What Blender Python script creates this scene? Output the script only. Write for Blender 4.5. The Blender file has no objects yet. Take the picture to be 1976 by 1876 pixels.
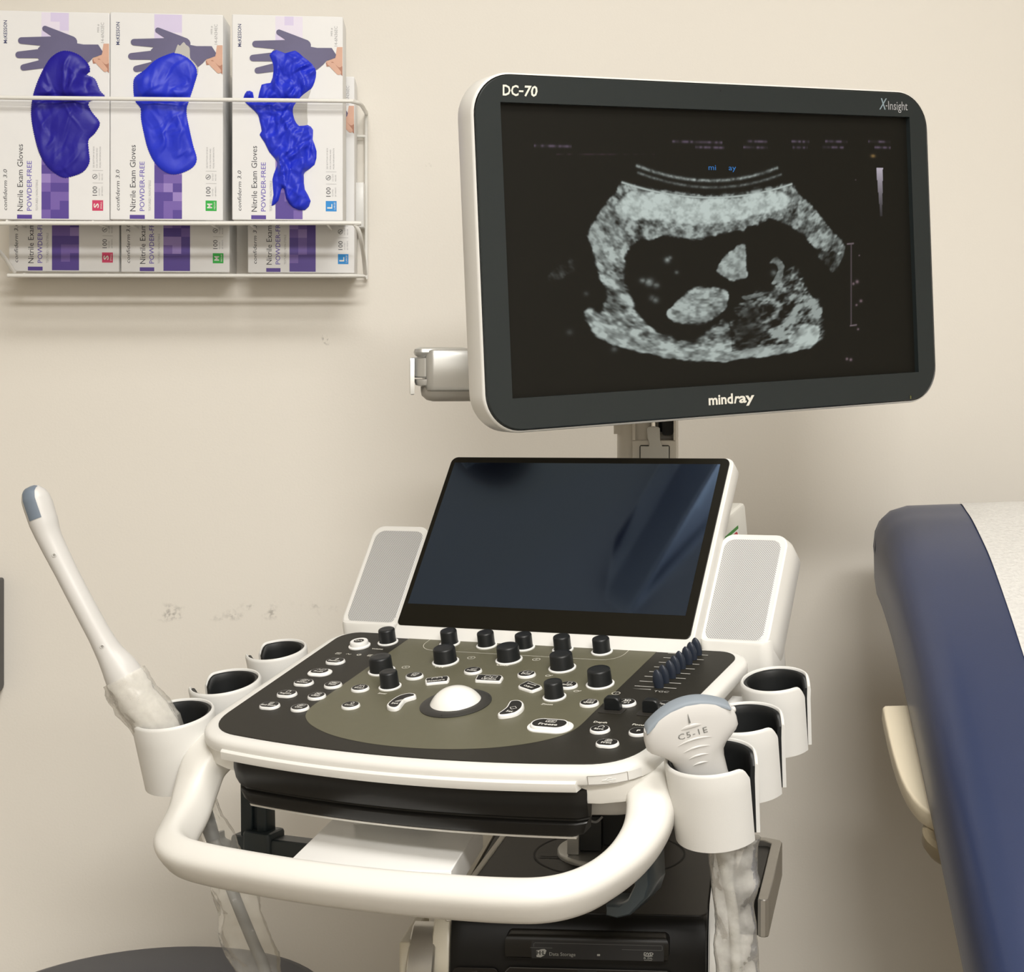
import bpy, math, random
import numpy as np
from mathutils import Vector, Matrix, noise
from mathutils.geometry import delaunay_2d_cdt

SC = bpy.context.scene
COL = SC.collection
PI = math.pi
MM = 0.001

# ------------------------------------------------------------------ camera
cam_data = bpy.data.cameras.new('camera')
cam_data.sensor_fit = 'HORIZONTAL'
cam_data.sensor_width = 36.0
cam_data.lens = 3250.0 / 1976.0 * 36.0
cam_data.shift_x = (988.0 - 1250.0) / 1976.0
cam_data.shift_y = (680.0 - 938.0) / 1976.0
cam_data.clip_start = 0.05
cam = bpy.data.objects.new('camera', cam_data)
COL.objects.link(cam)
cam.location = (0.0, 0.0, 1.25)
cam.rotation_euler = (PI / 2, 0.0, 0.0)
SC.camera = cam

# ------------------------------------------------------------------ world, lights, exposure
world = bpy.data.worlds.new('world')
SC.world = world
world.use_nodes = True
world.node_tree.nodes['Background'].inputs[0].default_value = (1.0, 0.95, 0.88, 1.0)
world.node_tree.nodes['Background'].inputs[1].default_value = 0.02
SC.view_settings.view_transform = 'Standard'
SC.view_settings.look = 'None'
SC.view_settings.gamma = 1.0
SC.view_settings.use_curve_mapping = False
SC.view_settings.exposure = 0.22
SC.cycles.use_denoising = True
SC.cycles.max_bounces = 8
SC.cycles.diffuse_bounces = 4
SC.cycles.glossy_bounces = 4
SC.cycles.transmission_bounces = 8
SC.cycles.transparent_max_bounces = 12
SC.cycles.caustics_reflective = False
SC.cycles.caustics_refractive = False

def area_light(name, loc, rot, sx, sy, power, color):
    d = bpy.data.lights.new(name, 'AREA')
    d.shape = 'RECTANGLE'
    d.size = sx
    d.size_y = sy
    d.energy = power
    d.color = color
    o = bpy.data.objects.new(name, d)
    COL.objects.link(o)
    o.location = loc
    o.rotation_euler = rot
    return o

LAMP = (1.0, 0.975, 0.935)
# the fluorescent troffers in the ceiling (their fixtures are built with the room)
TROFFERS = [(0.15, 0.55, 24.0), (0.55, -1.35, 98.0)]
for tx, ty, tp in TROFFERS:
    area_light('troffer_lamp', (tx, ty, 2.675), (0, 0, 0), 1.15, 0.55, tp, LAMP)
# added fill light behind the camera, with no fixture of its own
area_light('front_fill', (0.5, -2.2, 1.9), (math.radians(74), 0, math.radians(8)), 1.6, 1.0, 9.0, (1.0, 0.975, 0.935))

# ------------------------------------------------------------------ scene helpers
WORLD = {}

def thing(name, label, cat, loc, group=None):
    o = bpy.data.objects.new(name, None)
    COL.objects.link(o)
    o.empty_display_size = 0.05
    o.location = loc
    o['label'] = label
    o['category'] = cat
    if group:
        o['group'] = group
    WORLD[o] = Matrix.Translation(Vector(loc))
    return o

def tag(o, label, cat, group=None):
    o['label'] = label
    o['category'] = cat
    if group:
        o['group'] = group
    return o

def rot_frame(origin, ax, ay, az):
    m = Matrix.Identity(4)
    for i, a in enumerate((ax, ay, az)):
        m[0][i], m[1][i], m[2][i] = a[0], a[1], a[2]
    m[0][3], m[1][3], m[2][3] = origin
    return m

# ------------------------------------------------------------------ outlines
def rrect(x0, y0, x1, y1, r, n=8):
    """counter-clockwise rounded rectangle; r may be one radius or four (bl, br, tr, tl)"""
    if not isinstance(r, (tuple, list)):
        r = (r, r, r, r)
    pts = []
    for (cx, cy, a0, rr) in ((x0 + r[0], y0 + r[0], PI, r[0]), (x1 - r[1], y0 + r[1], 1.5 * PI, r[1]),
                             (x1 - r[2], y1 - r[2], 0, r[2]), (x0 + r[3], y1 - r[3], 0.5 * PI, r[3])):
        for k in range(n + 1):
            a = a0 + 0.5 * PI * k / n
            pts.append((cx + rr * math.cos(a), cy + rr * math.sin(a)))
    return pts

def ellipse(cx, cy, rx, ry, n=32):
    return [(cx + rx * math.cos(2 * PI * k / n), cy + ry * math.sin(2 * PI * k / n)) for k in range(n)]

def stadium(cx, cy, w, h, n=10):
    return rrect(cx - w / 2, cy - h / 2, cx + w / 2, cy + h / 2, min(w, h) / 2 * 0.999, n)

def smooth_closed(pts, sub=6):
    """Catmull-Rom through a closed list"""
    out = []
    n = len(pts)
    for i in range(n):
        p0, p1, p2, p3 = (Vector(pts[(i + k - 1) % n]) for k in range(4))
        for s in range(sub):
            t = s / sub
            q = 0.5 * ((2 * p1) + (p2 - p0) * t + (2 * p0 - 5 * p1 + 4 * p2 - p3) * t * t + (3 * p1 - p0 - 3 * p2 + p3) * t ** 3)
            out.append(tuple(q))
    return out

def smooth_open(pts, sub=8):
    P = [Vector(p) for p in pts]
    P = [2 * P[0] - P[1]] + P + [2 * P[-1] - P[-2]]
    out = []
    for i in range(1, len(P) - 2):
        p0, p1, p2, p3 = P[i - 1:i + 3]
        for s in range(sub):
            t = s / sub
            out.append(0.5 * ((2 * p1) + (p2 - p0) * t + (2 * p0 - 5 * p1 + 4 * p2 - p3) * t * t + (3 * p1 - p0 - 3 * p2 + p3) * t ** 3))
    out.append(P[-2])
    return out

def lerp_list(vals, n):
    xs = np.linspace(0, len(vals) - 1, n)
    return list(np.interp(xs, range(len(vals)), vals))

def ccw(pts):
    a = sum(pts[i][0] * pts[(i + 1) % len(pts)][1] - pts[(i + 1) % len(pts)][0] * pts[i][1] for i in range(len(pts)))
    return list(pts) if a > 0 else list(pts)[::-1]

def inset(pts, d):
    n = len(pts)
    out = []
    for i in range(n):
        j = 1
        while True:
            a = Vector(pts[i][:2]) - Vector(pts[(i - j) % n][:2])
            if a.length > 1e-7 or j > 4:
                break
            j += 1
        j = 1
        while True:
            b = Vector(pts[(i + j) % n][:2]) - Vector(pts[i][:2])
            if b.length > 1e-7 or j > 4:
                break
            j += 1
        if a.length < 1e-9 or b.length < 1e-9:
            out.append(tuple(pts[i][:2]))
            continue
        na = Vector((-a.y, a.x)).normalized()
        nb = Vector((-b.y, b.x)).normalized()
        m = na + nb
        if m.length < 1e-6:
            m = na
        m.normalize()
        k = max(0.45, m.dot(na))
        out.append((pts[i][0] + m.x * d / k, pts[i][1] + m.y * d / k))
    return out

def inside(poly, x, y):
    r = False
    n = len(poly)
    j = n - 1
    for i in range(n):
        xi, yi = poly[i][0], poly[i][1]
        xj, yj = poly[j][0], poly[j][1]
        if (yi > y) != (yj > y) and x < (xj - xi) * (y - yi) / (yj - yi) + xi:
            r = not r
        j = i
    return r

# ------------------------------------------------------------------ mesh builder
GLYPHS = {}

def glyph_mesh(s, bold, spacing):
    key = (s, bold, spacing)
    if key not in GLYPHS:
        c = bpy.data.curves.new('lettering', 'FONT')
        c.body = s
        c.size = 1.0
        c.resolution_u = 2
        c.offset = bold
        c.space_character = spacing
        c.fill_mode = 'FRONT'
        o = bpy.data.objects.new('lettering', c)
        me = bpy.data.meshes.new_from_object(o)
        v = [tuple(p.co) for p in me.vertices]
        f = [tuple(p.vertices) for p in me.polygons]
        bpy.data.objects.remove(o)
        bpy.data.curves.remove(c)
        bpy.data.meshes.remove(me)
        GLYPHS[key] = (v, f)
    return GLYPHS[key]

class MB:
    def __init__(self):
        self.v, self.f, self.m = [], [], []

    def add(self, v, f, mi=0, M=None):
        b = len(self.v)
        if M is not None:
            v = [M @ Vector(p) for p in v]
        self.v.extend([tuple(p) for p in v])
        self.f.extend([tuple(i + b for i in q) for q in f])
        self.m.extend([mi] * len(f))
        return self

    def loft(self, rings, mi=0, M=None, cap0=True, cap1=True, closed=True):
        n = len(rings[0])
        v = [p for r in rings for p in r]
        f = []
        for i in range(len(rings) - 1):
            for k in range(n if closed else n - 1):
                k2 = (k + 1) % n
                f.append((i * n + k, i * n + k2, (i + 1) * n + k2, (i + 1) * n + k))
        if cap0:
            f.append(tuple(range(n - 1, -1, -1)))
        if cap1:
            f.append(tuple((len(rings) - 1) * n + k for k in range(n)))
        return self.add(v, f, mi, M)

    def slab(self, outline, prof, mi=0, M=None, cap0=True, cap1=True):
        """stack the outline at (inset, z) steps, bottom to top"""
        outline = ccw(outline)
        rings = [[(p[0], p[1], z) for p in (inset(outline, d) if d else outline)] for d, z in prof]
        return self.loft(rings, mi, M, cap0, cap1)

    def plate(self, outline, z0, z1, mi=0, M=None, b=0.0):
        if b:
            return self.slab(outline, [(b, z0), (0, z0 + b), (0, z1 - b), (b * 0.3, z1 - b * 0.3), (b, z1)], mi, M)
        return self.slab(outline, [(0, z0), (0, z1)], mi, M)

    def flat(self, outline, z, mi=0, M=None):
        o = ccw(outline)
        return self.add([(p[0], p[1], z) for p in o], [tuple(range(len(o)))], mi, M)

    def box(self, x0, x1, y0, y1, z0, z1, mi=0, M=None, b=0.0):
        return self.plate([(x0, y0), (x1, y0), (x1, y1), (x0, y1)], z0, z1, mi, M, b)

    def rbox(self, x0, x1, y0, y1, z0, z1, r, b, mi=0, M=None, n=5):
        return self.slab(rrect(x0, y0, x1, y1, r, n), [(b, z0), (b * .3, z0 + b * .3), (0, z0 + b), (0, z1 - b), (b * .3, z1 - b * .3), (b, z1)], mi, M)

    def lathe(self, prof, n=32, mi=0, M=None, cap0=True, cap1=True):
        rings = [[(r * math.cos(2 * PI * k / n), r * math.sin(2 * PI * k / n), z) for k in range(n)] for r, z in prof]
        return self.loft(rings, mi, M, cap0, cap1)

    def tube(self, path, r, n=12, mi=0, M=None, up=(0, 0, 1), caps=True, power=2.0):
        """sweep an (rx, ry) superellipse along a path; r: number, (rx, ry) or a list of either"""
        P = [Vector(p) for p in path]
        R = r if isinstance(r, list) else [r] * len(P)
        u = Vector(up)
        rings = []
        for i, p in enumerate(P):
            t = (P[min(i + 1, len(P) - 1)] - P[max(i - 1, 0)]).normalized()
            s = t.cross(u)
            if s.length < 1e-4:
                s = t.cross(Vector((1, 0.3, 0)))
            s.normalize()
            w = s.cross(t).normalized()
            u = w
            rx, ry = R[i] if isinstance(R[i], (tuple, list)) else (R[i], R[i])
            ring = []
            for k in range(n):
                a = 2 * PI * k / n
                ca, sa = math.cos(a), math.sin(a)
                ca = math.copysign(abs(ca) ** (2 / power), ca)
                sa = math.copysign(abs(sa) ** (2 / power), sa)
                ring.append(tuple(p + s * (rx * ca) + w * (ry * sa)))
            rings.append(ring)
        return self.loft(rings, mi, M, caps, caps)

    def strip(self, path, w, z, mi=0, M=None):
        """flat printed line of width w through 2-D points"""
        P = [Vector((p[0], p[1])) for p in path]
        a, b = [], []
        for i, p in enumerate(P):
            t = (P[min(i + 1, len(P) - 1)] - P[max(i - 1, 0)]).normalized()
            nrm = Vector((-t.y, t.x)) * (w / 2)
            a.append((p.x + nrm.x, p.y + nrm.y, z))
            b.append((p.x - nrm.x, p.y - nrm.y, z))
        n = len(P)
        return self.add(a + b, [(i, n + i, n + i + 1, i + 1) for i in range(n - 1)], mi, M)

    def text(self, s, x, y, z, h, mi=0, M=None, w=None, align='l', rot=0.0, bold=0.0, shear=0.0, spacing=1.0):
        """printed lettering, cap height h, at (x, y, z) in the plane of M"""
        v, f = glyph_mesh(s, bold, spacing)
        if not v:
            return self
        sc = h / 0.69
        xs = [p[0] for p in v]
        w0 = (max(xs) - min(xs)) * sc
        kx = (w / w0) if w else 1.0
        off = {'l': 0.0, 'c': -0.5, 'r': -1.0}[align] * w0 * kx
        ca, sa = math.cos(rot), math.sin(rot)
        out = []
        for p in v:
            px = (p[0] - min(xs)) * sc * kx + off + shear * p[1] * sc
            py = p[1] * sc
            out.append((x + px * ca - py * sa, y + px * sa + py * ca, z))
        return self.add(out, f, mi, M)

    def mesh(self, name, mats, angle=38.0, scale=1.0):
        me = bpy.data.meshes.new(name)
        v = self.v if scale == 1.0 else [(p[0] * scale, p[1] * scale, p[2] * scale) for p in self.v]
        me.from_pydata(v, [], self.f)
        for m in (mats if isinstance(mats, (list, tuple)) else [mats]):
            me.materials.append(m)
        me.polygons.foreach_set('material_index', self.m)
        me.update()
        me.shade_smooth()
        me.set_sharp_from_angle(angle=math.radians(angle))
        sm = np.array([len(q) <= 4 for q in self.f], bool)
        me.polygons.foreach_set('use_smooth', sm)
        return me

def part(name, mb, mats, parent=None, frame=None, angle=38.0, scale=MM):
    """link one mesh object; the builder's numbers are millimetres in `frame`"""
    me = mb.mesh(name, mats, angle, scale)
    o = bpy.data.objects.new(name, me)
    COL.objects.link(o)
    fr = frame if frame is not None else Matrix.Identity(4)
    WORLD[o] = fr.copy()
    if parent is not None:
        o.parent = parent
        o.matrix_parent_inverse = Matrix.Identity(4)
        o.matrix_basis = WORLD[parent].inverted() @ fr
    else:
        o.matrix_basis = fr
    return o

def structure(name, mb, mats, scale=1.0):
    o = part(name, mb, mats, None, None, 30.0, scale)
    o['kind'] = 'structure'
    return o

# ------------------------------------------------------------------ materials
MATS = {}

def mat(name, color, rough=0.4, metal=0.0, spec=0.5, mottle=0.04, mscale=40.0, bump=0.0, bscale=300.0, coat=0.0, sub=0.0, aniso=0.0, coord='Object'):
    """principled material with a little procedural mottling (and fine bump) of its own"""
    if name in MATS:
        return MATS[name]
    m = bpy.data.materials.new(name)
    m.use_nodes = True
    nt = m.node_tree
    b = nt.nodes['Principled BSDF']
    tc = nt.nodes.new('ShaderNodeTexCoord')
    nz = nt.nodes.new('ShaderNodeTexNoise')
    nz.inputs['Scale'].default_value = mscale
    nz.inputs['Detail'].default_value = 4.0
    nt.links.new(tc.outputs[coord], nz.inputs['Vector'])
    mx = nt.nodes.new('ShaderNodeMix')
    mx.data_type = 'RGBA'
    mx.inputs['A'].default_value = (*[c * (1 - mottle) for c in color], 1)
    mx.inputs['B'].default_value = (*[min(1, c * (1 + mottle)) for c in color], 1)
    nt.links.new(nz.outputs['Fac'], mx.inputs['Factor'])
    nt.links.new(mx.outputs['Result'], b.inputs['Base Color'])
    b.inputs['Roughness'].default_value = rough
    b.inputs['Metallic'].default_value = metal
    b.inputs['Specular IOR Level'].default_value = spec
    if coat:
        b.inputs['Coat Weight'].default_value = coat
        b.inputs['Coat Roughness'].default_value = 0.05
    if sub:
        b.inputs['Subsurface Weight'].default_value = sub
        b.inputs['Subsurface Radius'].default_value = (0.004, 0.003, 0.002)
    if bump:
        n2 = nt.nodes.new('ShaderNodeTexNoise')
        n2.inputs['Scale'].default_value = bscale
        n2.inputs['Detail'].default_value = 3.0
        nt.links.new(tc.outputs[coord], n2.inputs['Vector'])
        bp = nt.nodes.new('ShaderNodeBump')
        bp.inputs['Strength'].default_value = bump
        bp.inputs['Distance'].default_value = 0.001
        nt.links.new(n2.outputs['Fac'], bp.inputs['Height'])
        nt.links.new(bp.outputs['Normal'], b.inputs['Normal'])
    MATS[name] = m
    return m

def srgb(r, g, b):
    f = lambda c: (c / 255 / 12.92) if c / 255 <= 0.04045 else ((c / 255 + 0.055) / 1.055) ** 2.4
    return (f(r), f(g), f(b))

def emit(name, color, strength):
    if name in MATS:
        return MATS[name]
    m = bpy.data.materials.new(name)
    m.use_nodes = True
    b = m.node_tree.nodes['Principled BSDF']
    b.inputs['Base Color'].default_value = (*[c * 0.2 for c in color], 1)
    b.inputs['Emission Color'].default_value = (*color, 1)
    b.inputs['Emission Strength'].default_value = strength
    MATS[name] = m
    return m

def film(name, tint, opacity, rough=0.12, gloss=0.25, milk=(0.8, 0.78, 0.72)):
    """thin clear or milky plastic film"""
    if name in MATS:
        return MATS[name]
    m = bpy.data.materials.new(name)
    m.use_nodes = True
    nt = m.node_tree
    nt.nodes.remove(nt.nodes['Principled BSDF'])
    out = nt.nodes['Material Output']
    tr = nt.nodes.new('ShaderNodeBsdfTransparent')
    tr.inputs['Color'].default_value = (*tint, 1)
    gl = nt.nodes.new('ShaderNodeBsdfGlossy')
    gl.inputs['Roughness'].default_value = rough
    df = nt.nodes.new('ShaderNodeBsdfDiffuse')
    df.inputs['Color'].default_value = (*milk, 1)
    tc = nt.nodes.new('ShaderNodeTexCoord')
    nz = nt.nodes.new('ShaderNodeTexNoise')
    nz.inputs['Scale'].default_value = 45.0
    nz.inputs['Detail'].default_value = 6.0
    nt.links.new(tc.outputs['Object'], nz.inputs['Vector'])
    mr = nt.nodes.new('ShaderNodeMapRange')
    mr.inputs['From Min'].default_value = 0.3
    mr.inputs['From Max'].default_value = 0.75
    mr.inputs['To Min'].default_value = opacity * 0.6
    mr.inputs['To Max'].default_value = min(1.0, opacity * 1.6)
    nt.links.new(nz.outputs['Fac'], mr.inputs['Value'])
    m1 = nt.nodes.new('ShaderNodeMixShader')
    nt.links.new(mr.outputs['Result'], m1.inputs[0])
    nt.links.new(tr.outputs[0], m1.inputs[1])
    nt.links.new(df.outputs[0], m1.inputs[2])
    lw = nt.nodes.new('ShaderNodeLayerWeight')
    lw.inputs['Blend'].default_value = gloss
    m2 = nt.nodes.new('ShaderNodeMixShader')
    lm = nt.nodes.new('ShaderNodeMath')
    lm.operation = 'MULTIPLY'
    lm.inputs[1].default_value = 0.45
    nt.links.new(lw.outputs['Fresnel'], lm.inputs[0])
    nt.links.new(lm.outputs[0], m2.inputs[0])
    nt.links.new(m1.outputs[0], m2.inputs[1])
    nt.links.new(gl.outputs[0], m2.inputs[2])
    bp = nt.nodes.new('ShaderNodeBump')
    bp.inputs['Strength'].default_value = 0.6
    bp.inputs['Distance'].default_value = 0.004
    nt.links.new(nz.outputs['Fac'], bp.inputs['Height'])
    nt.links.new(bp.outputs['Normal'], gl.inputs['Normal'])
    nt.links.new(m2.outputs[0], out.inputs['Surface'])
    MATS[name] = m
    return m

WHITE = mat('white_plastic', (0.76, 0.75, 0.715), 0.34, mottle=0.015, bump=0.03, bscale=900)
CUPWHITE = mat('cup_plastic', (0.72, 0.715, 0.69), 0.42, mottle=0.015, bump=0.05, bscale=1200)
SILVER = mat('silver_plastic', (0.56, 0.56, 0.54), 0.30, metal=0.55, mottle=0.02)
STEEL = mat('brushed_steel', (0.52, 0.50, 0.46), 0.32, metal=0.85, mottle=0.06, mscale=90)
CHROME = mat('chrome', (0.75, 0.74, 0.72), 0.12, metal=1.0, mottle=0.01)
BEZEL = mat('bezel_plastic', srgb(34, 40, 41), 0.42, mottle=0.05, bump=0.05, bscale=1500)
PANELBLACK = mat('panel_film', srgb(37, 35, 29), 0.5, spec=0.35, mottle=0.10, mscale=220, bump=0.03, bscale=1800)
OLIVE = mat('olive_film', srgb(96, 94, 76), 0.45, spec=0.35, mottle=0.06, mscale=120, bump=0.03, bscale=1800)
KNOB = mat('knob_rubber', srgb(20, 23, 25), 0.42, mottle=0.08, mscale=200)
KEYCAP = mat('keycap_black', srgb(26, 25, 23), 0.45, mottle=0.06)
KEYRING = mat('keyring_white', (0.84, 0.84, 0.82), 0.35, mottle=0.02)
PRINTW = mat('white_print', (0.80, 0.79, 0.74), 0.6, mottle=0.05)
PRINTC = mat('cream_print', (0.74, 0.72, 0.64), 0.6, mottle=0.05)
PRINTG = mat('grey_print', (0.36, 0.36, 0.37), 0.6, mottle=0.05)
BLACKP = mat('black_plastic', srgb(18, 17, 15), 0.36, spec=0.35, mottle=0.08, mscale=60)
LINING = mat('rubber_lining', srgb(22, 24, 25), 0.5, mottle=0.1, mscale=80)
SLIDER = mat('slider_rubber', srgb(38, 45, 58), 0.42, mottle=0.05)
HOOK = mat('hook_plastic', srgb(40, 50, 55), 0.4, mottle=0.05)
DARKGAP = mat('dark_gap', (0.008, 0.008, 0.008), 0.7)
BALL = mat('trackball', (0.86, 0.85, 0.81), 0.18, mottle=0.005)
# ================================================================== ROOM
def wall_material():
    m = bpy.data.materials.new('cream_wall_paint')
    m.use_nodes = True
    nt = m.node_tree
    L = nt.links.new
    b = nt.nodes['Principled BSDF']
    b.inputs['Roughness'].default_value = 0.55
    tc = nt.nodes.new('ShaderNodeTexCoord')
    n1 = nt.nodes.new('ShaderNodeTexNoise')
    n1.inputs['Scale'].default_value = 3.0
    n1.inputs['Detail'].default_value = 5.0
    L(tc.outputs['Object'], n1.inputs['Vector'])
    base = nt.nodes.new('ShaderNodeMix')
    base.data_type = 'RGBA'
    base.inputs['A'].default_value = (0.785, 0.748, 0.680, 1)
    base.inputs['B'].default_value = (0.81, 0.774, 0.706, 1)
    L(n1.outputs['Fac'], base.inputs['Factor'])
    # scuff marks left along the height of the stool backs: a dirty band with broken smudges
    sep = nt.nodes.new('ShaderNodeSeparateXYZ')
    L(tc.outputs['Object'], sep.inputs[0])
    def band(sock, lo0, lo1, hi0, hi1):
        a = nt.nodes.new('ShaderNodeMapRange')
        a.interpolation_type = 'SMOOTHSTEP'
        a.inputs['From Min'].default_value = lo0
        a.inputs['From Max'].default_value = lo1
        L(sock, a.inputs['Value'])
        c = nt.nodes.new('ShaderNodeMapRange')
        c.interpolation_type = 'SMOOTHSTEP'
        c.inputs['From Min'].default_value = hi0
        c.inputs['From Max'].default_value = hi1
        c.inputs['To Min'].default_value = 1.0
        c.inputs['To Max'].default_value = 0.0
        L(sock, c.inputs['Value'])
        mu = nt.nodes.new('ShaderNodeMath')
        mu.operation = 'MULTIPLY'
        L(a.outputs[0], mu.inputs[0])
        L(c.outputs[0], mu.inputs[1])
        return mu.outputs[0]
    n2 = nt.nodes.new('ShaderNodeTexNoise')
    n2.inputs['Scale'].default_value = 26.0
    n2.inputs['Detail'].default_value = 2.0
    L(tc.outputs['Object'], n2.inputs['Vector'])
    n3 = nt.nodes.new('ShaderNodeTexNoise')
    n3.inputs['Scale'].default_value = 190.0
    n3.inputs['Detail'].default_value = 5.0
    L(tc.outputs['Object'], n3.inputs['Vector'])
    def thr(sock, lo, hi):
        a = nt.nodes.new('ShaderNodeMapRange')
        a.interpolation_type = 'SMOOTHSTEP'
        a.inputs['From Min'].default_value = lo
        a.inputs['From Max'].default_value = hi
        L(sock, a.inputs['Value'])
        return a.outputs[0]
    def mul(*s):
        cur = s[0]
        for x in s[1:]:
            mu = nt.nodes.new('ShaderNodeMath')
            mu.operation = 'MULTIPLY'
            L(cur, mu.inputs[0])
            if isinstance(x, float):
                mu.inputs[1].default_value = x
            else:
                L(x, mu.inputs[1])
            cur = mu.outputs[0]
        return cur
    smudge = mul(band(sep.outputs['Z'], 0.910, 0.920, 0.928, 0.938), band(sep.outputs['X'], -0.125, -0.095, 0.14, 0.16),
                 thr(n2.outputs['Fac'], 0.50, 0.64), thr(n3.outputs['Fac'], 0.40, 0.66), 0.55)
    # a few isolated specks elsewhere
    n4 = nt.nodes.new('ShaderNodeTexNoise')
    n4.inputs['Scale'].default_value = 17.0
    n4.inputs['Detail'].default_value = 1.0
    L(tc.outputs['Object'], n4.inputs['Vector'])
    speck = mul(thr(n4.outputs['Fac'], 0.79, 0.81), thr(n3.outputs['Fac'], 0.5, 0.62), 0.4)
    ad = nt.nodes.new('ShaderNodeMath')
    ad.operation = 'MAXIMUM'
    L(smudge, ad.inputs[0])
    L(speck, ad.inputs[1])
    mx = nt.nodes.new('ShaderNodeMix')
    mx.data_type = 'RGBA'
    L(ad.outputs[0], mx.inputs['Factor'])
    L(base.outputs['Result'], mx.inputs['A'])
    mx.inputs['B'].default_value = (0.19, 0.175, 0.16, 1)
    L(mx.outputs['Result'], b.inputs['Base Color'])
    bp = nt.nodes.new('ShaderNodeBump')
    bp.inputs['Strength'].default_value = 0.05
    bp.inputs['Distance'].default_value = 0.002
    n5 = nt.nodes.new('ShaderNodeTexNoise')
    n5.inputs['Scale'].default_value = 350.0
    L(tc.outputs['Object'], n5.inputs['Vector'])
    L(n5.outputs['Fac'], bp.inputs['Height'])
    L(bp.outputs['Normal'], b.inputs['Normal'])
    return m

WALL = wall_material()
# the room stands 7 degrees off the camera's axis; room frame: x along the back wall, y into it, z up, origin below the rack
WA = math.radians(7.1)
WF = rot_frame((-0.54, 2.115, 0), (math.cos(WA), math.sin(WA), 0), (-math.sin(WA), math.cos(WA), 0), (0, 0, 1))
HID = mat('side_wall_darkened', (0.50, 0.46, 0.39), 0.6, mottle=0.03, mscale=5)  # tone darkened to cut the light bounced off these unseen walls

def shell(name, mb, m):
    o = part(name, mb, m, None, WF, 30.0, 1.0)
    o['kind'] = 'structure'
    return o
shell('wall_back', MB().box(-1.9, 3.2, 0, 0.12, 0, 2.7), WALL)
shell('wall_left', MB().box(-2.0, -1.9, -4.9, 0.12, 0, 2.7), HID)
shell('wall_right', MB().box(3.2, 3.3, -4.9, 0.12, 0, 2.7), HID)
shell('wall_front', MB().box(-1.9, 3.2, -5.0, -4.9, 0, 2.7), HID)
shell('floor', MB().box(-2.0, 3.3, -5.0, .12, -0.1, 0), mat('vinyl_floor', (0.26, 0.23, 0.19), 0.35, mottle=0.25, mscale=14))
shell('ceiling', MB().box(-2.0, 3.3, -5.0, .12, 2.7, 2.8), mat('ceiling_tile', (0.72, 0.70, 0.66), 0.8, mottle=0.1, mscale=60))
shell('baseboard_back', MB().box(-1.9, 3.2, -0.012, 0, 0, 0.10), mat('baseboard_vinyl', (0.10, 0.09, 0.085), 0.5))
DIFFUSER = emit('lamp_diffuser', (1.0, 0.94, 0.84), 2.0)
for tx, ty, tp in TROFFERS:
    t = thing('ceiling_light', 'recessed fluorescent ceiling light ' + ('over the ultrasound machine' if ty > 0 else 'behind the photographer'), 'light', (tx, ty, 2.69))
    fr = Matrix.Translation((tx, ty, 2.69))
    mb = MB()
    for x0, x1, y0, y1 in ((-640, -600, -340, 340), (600, 640, -340, 340), (-600, 600, -340, -300), (-600, 600, 300, 340)):
        mb.box(x0, x1, y0, y1, -14, 10)
    part('frame', mb, WHITE, t, fr)
    part('diffuser', MB().box(-600, 600, -300, 300, -2, 8), DIFFUSER, t, fr)

# dark board hanging on the wall at the very edge of the view
mbd = MB().slab(rrect(-700, 830, -257.5, 972, (3, 10, 3, 3), 4), [(2, 0), (0, 2), (0, 30), (2, 32)], 0)
mbd.strip([(-259.6, 845), (-259.4, 880), (-259.4, 930), (-259.6, 968)], 2.5, 32.2, 1)
bfr = WF @ rot_frame((0, -0.001, 0), (1, 0, 0), (0, 0, 1), (0, -1, 0))
tag(part('wall_board', mbd, [mat('board_laminate', srgb(70, 70, 72), 0.5, mottle=0.1), mat('worn_board_edge', srgb(112, 88, 58), 0.7, mottle=0.3)], None, bfr),
    'dark grey board with a worn brown edge, cut off at the left edge of the photo', 'board')

# made-up dark shape under the ceiling, added for its streak in the touch screen
xl = thing('added_dark_arm', 'unseen dark arm and disc, added so the touch screen mirrors a dark band', 'light', (-0.44, 1.53, 2.7))
ARMD = mat('added_arm_black', (0.002, 0.002, 0.002), 1.0, spec=0.0)
part('arm', MB().tube([(-815, 1285, 2205), (-805, 1291, 2205), (-440, 1530, 2205), (-440, 1530, 2240), (-440, 1530, 2700)], [(18, 18), (40, 40), (40, 40), (40, 40), (32, 32)], 20, 0), ARMD, xl)
part('added_dark_disc', MB().lathe([(30, 60), (75, 40), (90, 0), (85, -8), (0.01, -8)], 32, 0, Matrix.Translation((-905, 1640, 2215))), ARMD, xl)
part('added_link', MB().tube([(-905, 1640, 2270), (-700, 1640, 2300), (-440, 1535, 2300)], 14, 12, 0), ARMD, xl)
# ================================================================== ULTRASOUND MACHINE (one thing on casters)
R = Vector((0.91978663, -0.39190909, 0.01999536))
BACK = Vector((0.38028235, 0.90275643, 0.20103772))
PN = R.cross(BACK).normalized()
OC = Vector((-0.10864963, 1.57634645, 0.9741667))
CF = rot_frame(OC, R, BACK, PN)                                  # control-panel frame: x right, y away, z off the panel
TUP = Vector((CF.to_3x3() @ Vector((0, 0.74267748, 0.66964926)))).normalized()
TN = R.cross(TUP).normalized()
TF = rot_frame(CF @ Vector((-0.1478, 0.1524, 0.1361)), R, TUP, TN)   # touch-screen frame (origin: top left of the active area)
MA = Vector((0.85267299, 0.52055809, 0.04436274))
MU = Vector((-0.03935581, -0.02067253, 0.99901139))
MU = (MU - MA * MU.dot(MA)).normalized()
MNV = MA.cross(MU).normalized()
MF = rot_frame((-0.13343478, 1.51895984, 1.4757408), MA, MU, MNV)     # monitor frame (origin: top left of the opening)
BYAW = math.radians(-4.0)
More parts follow.
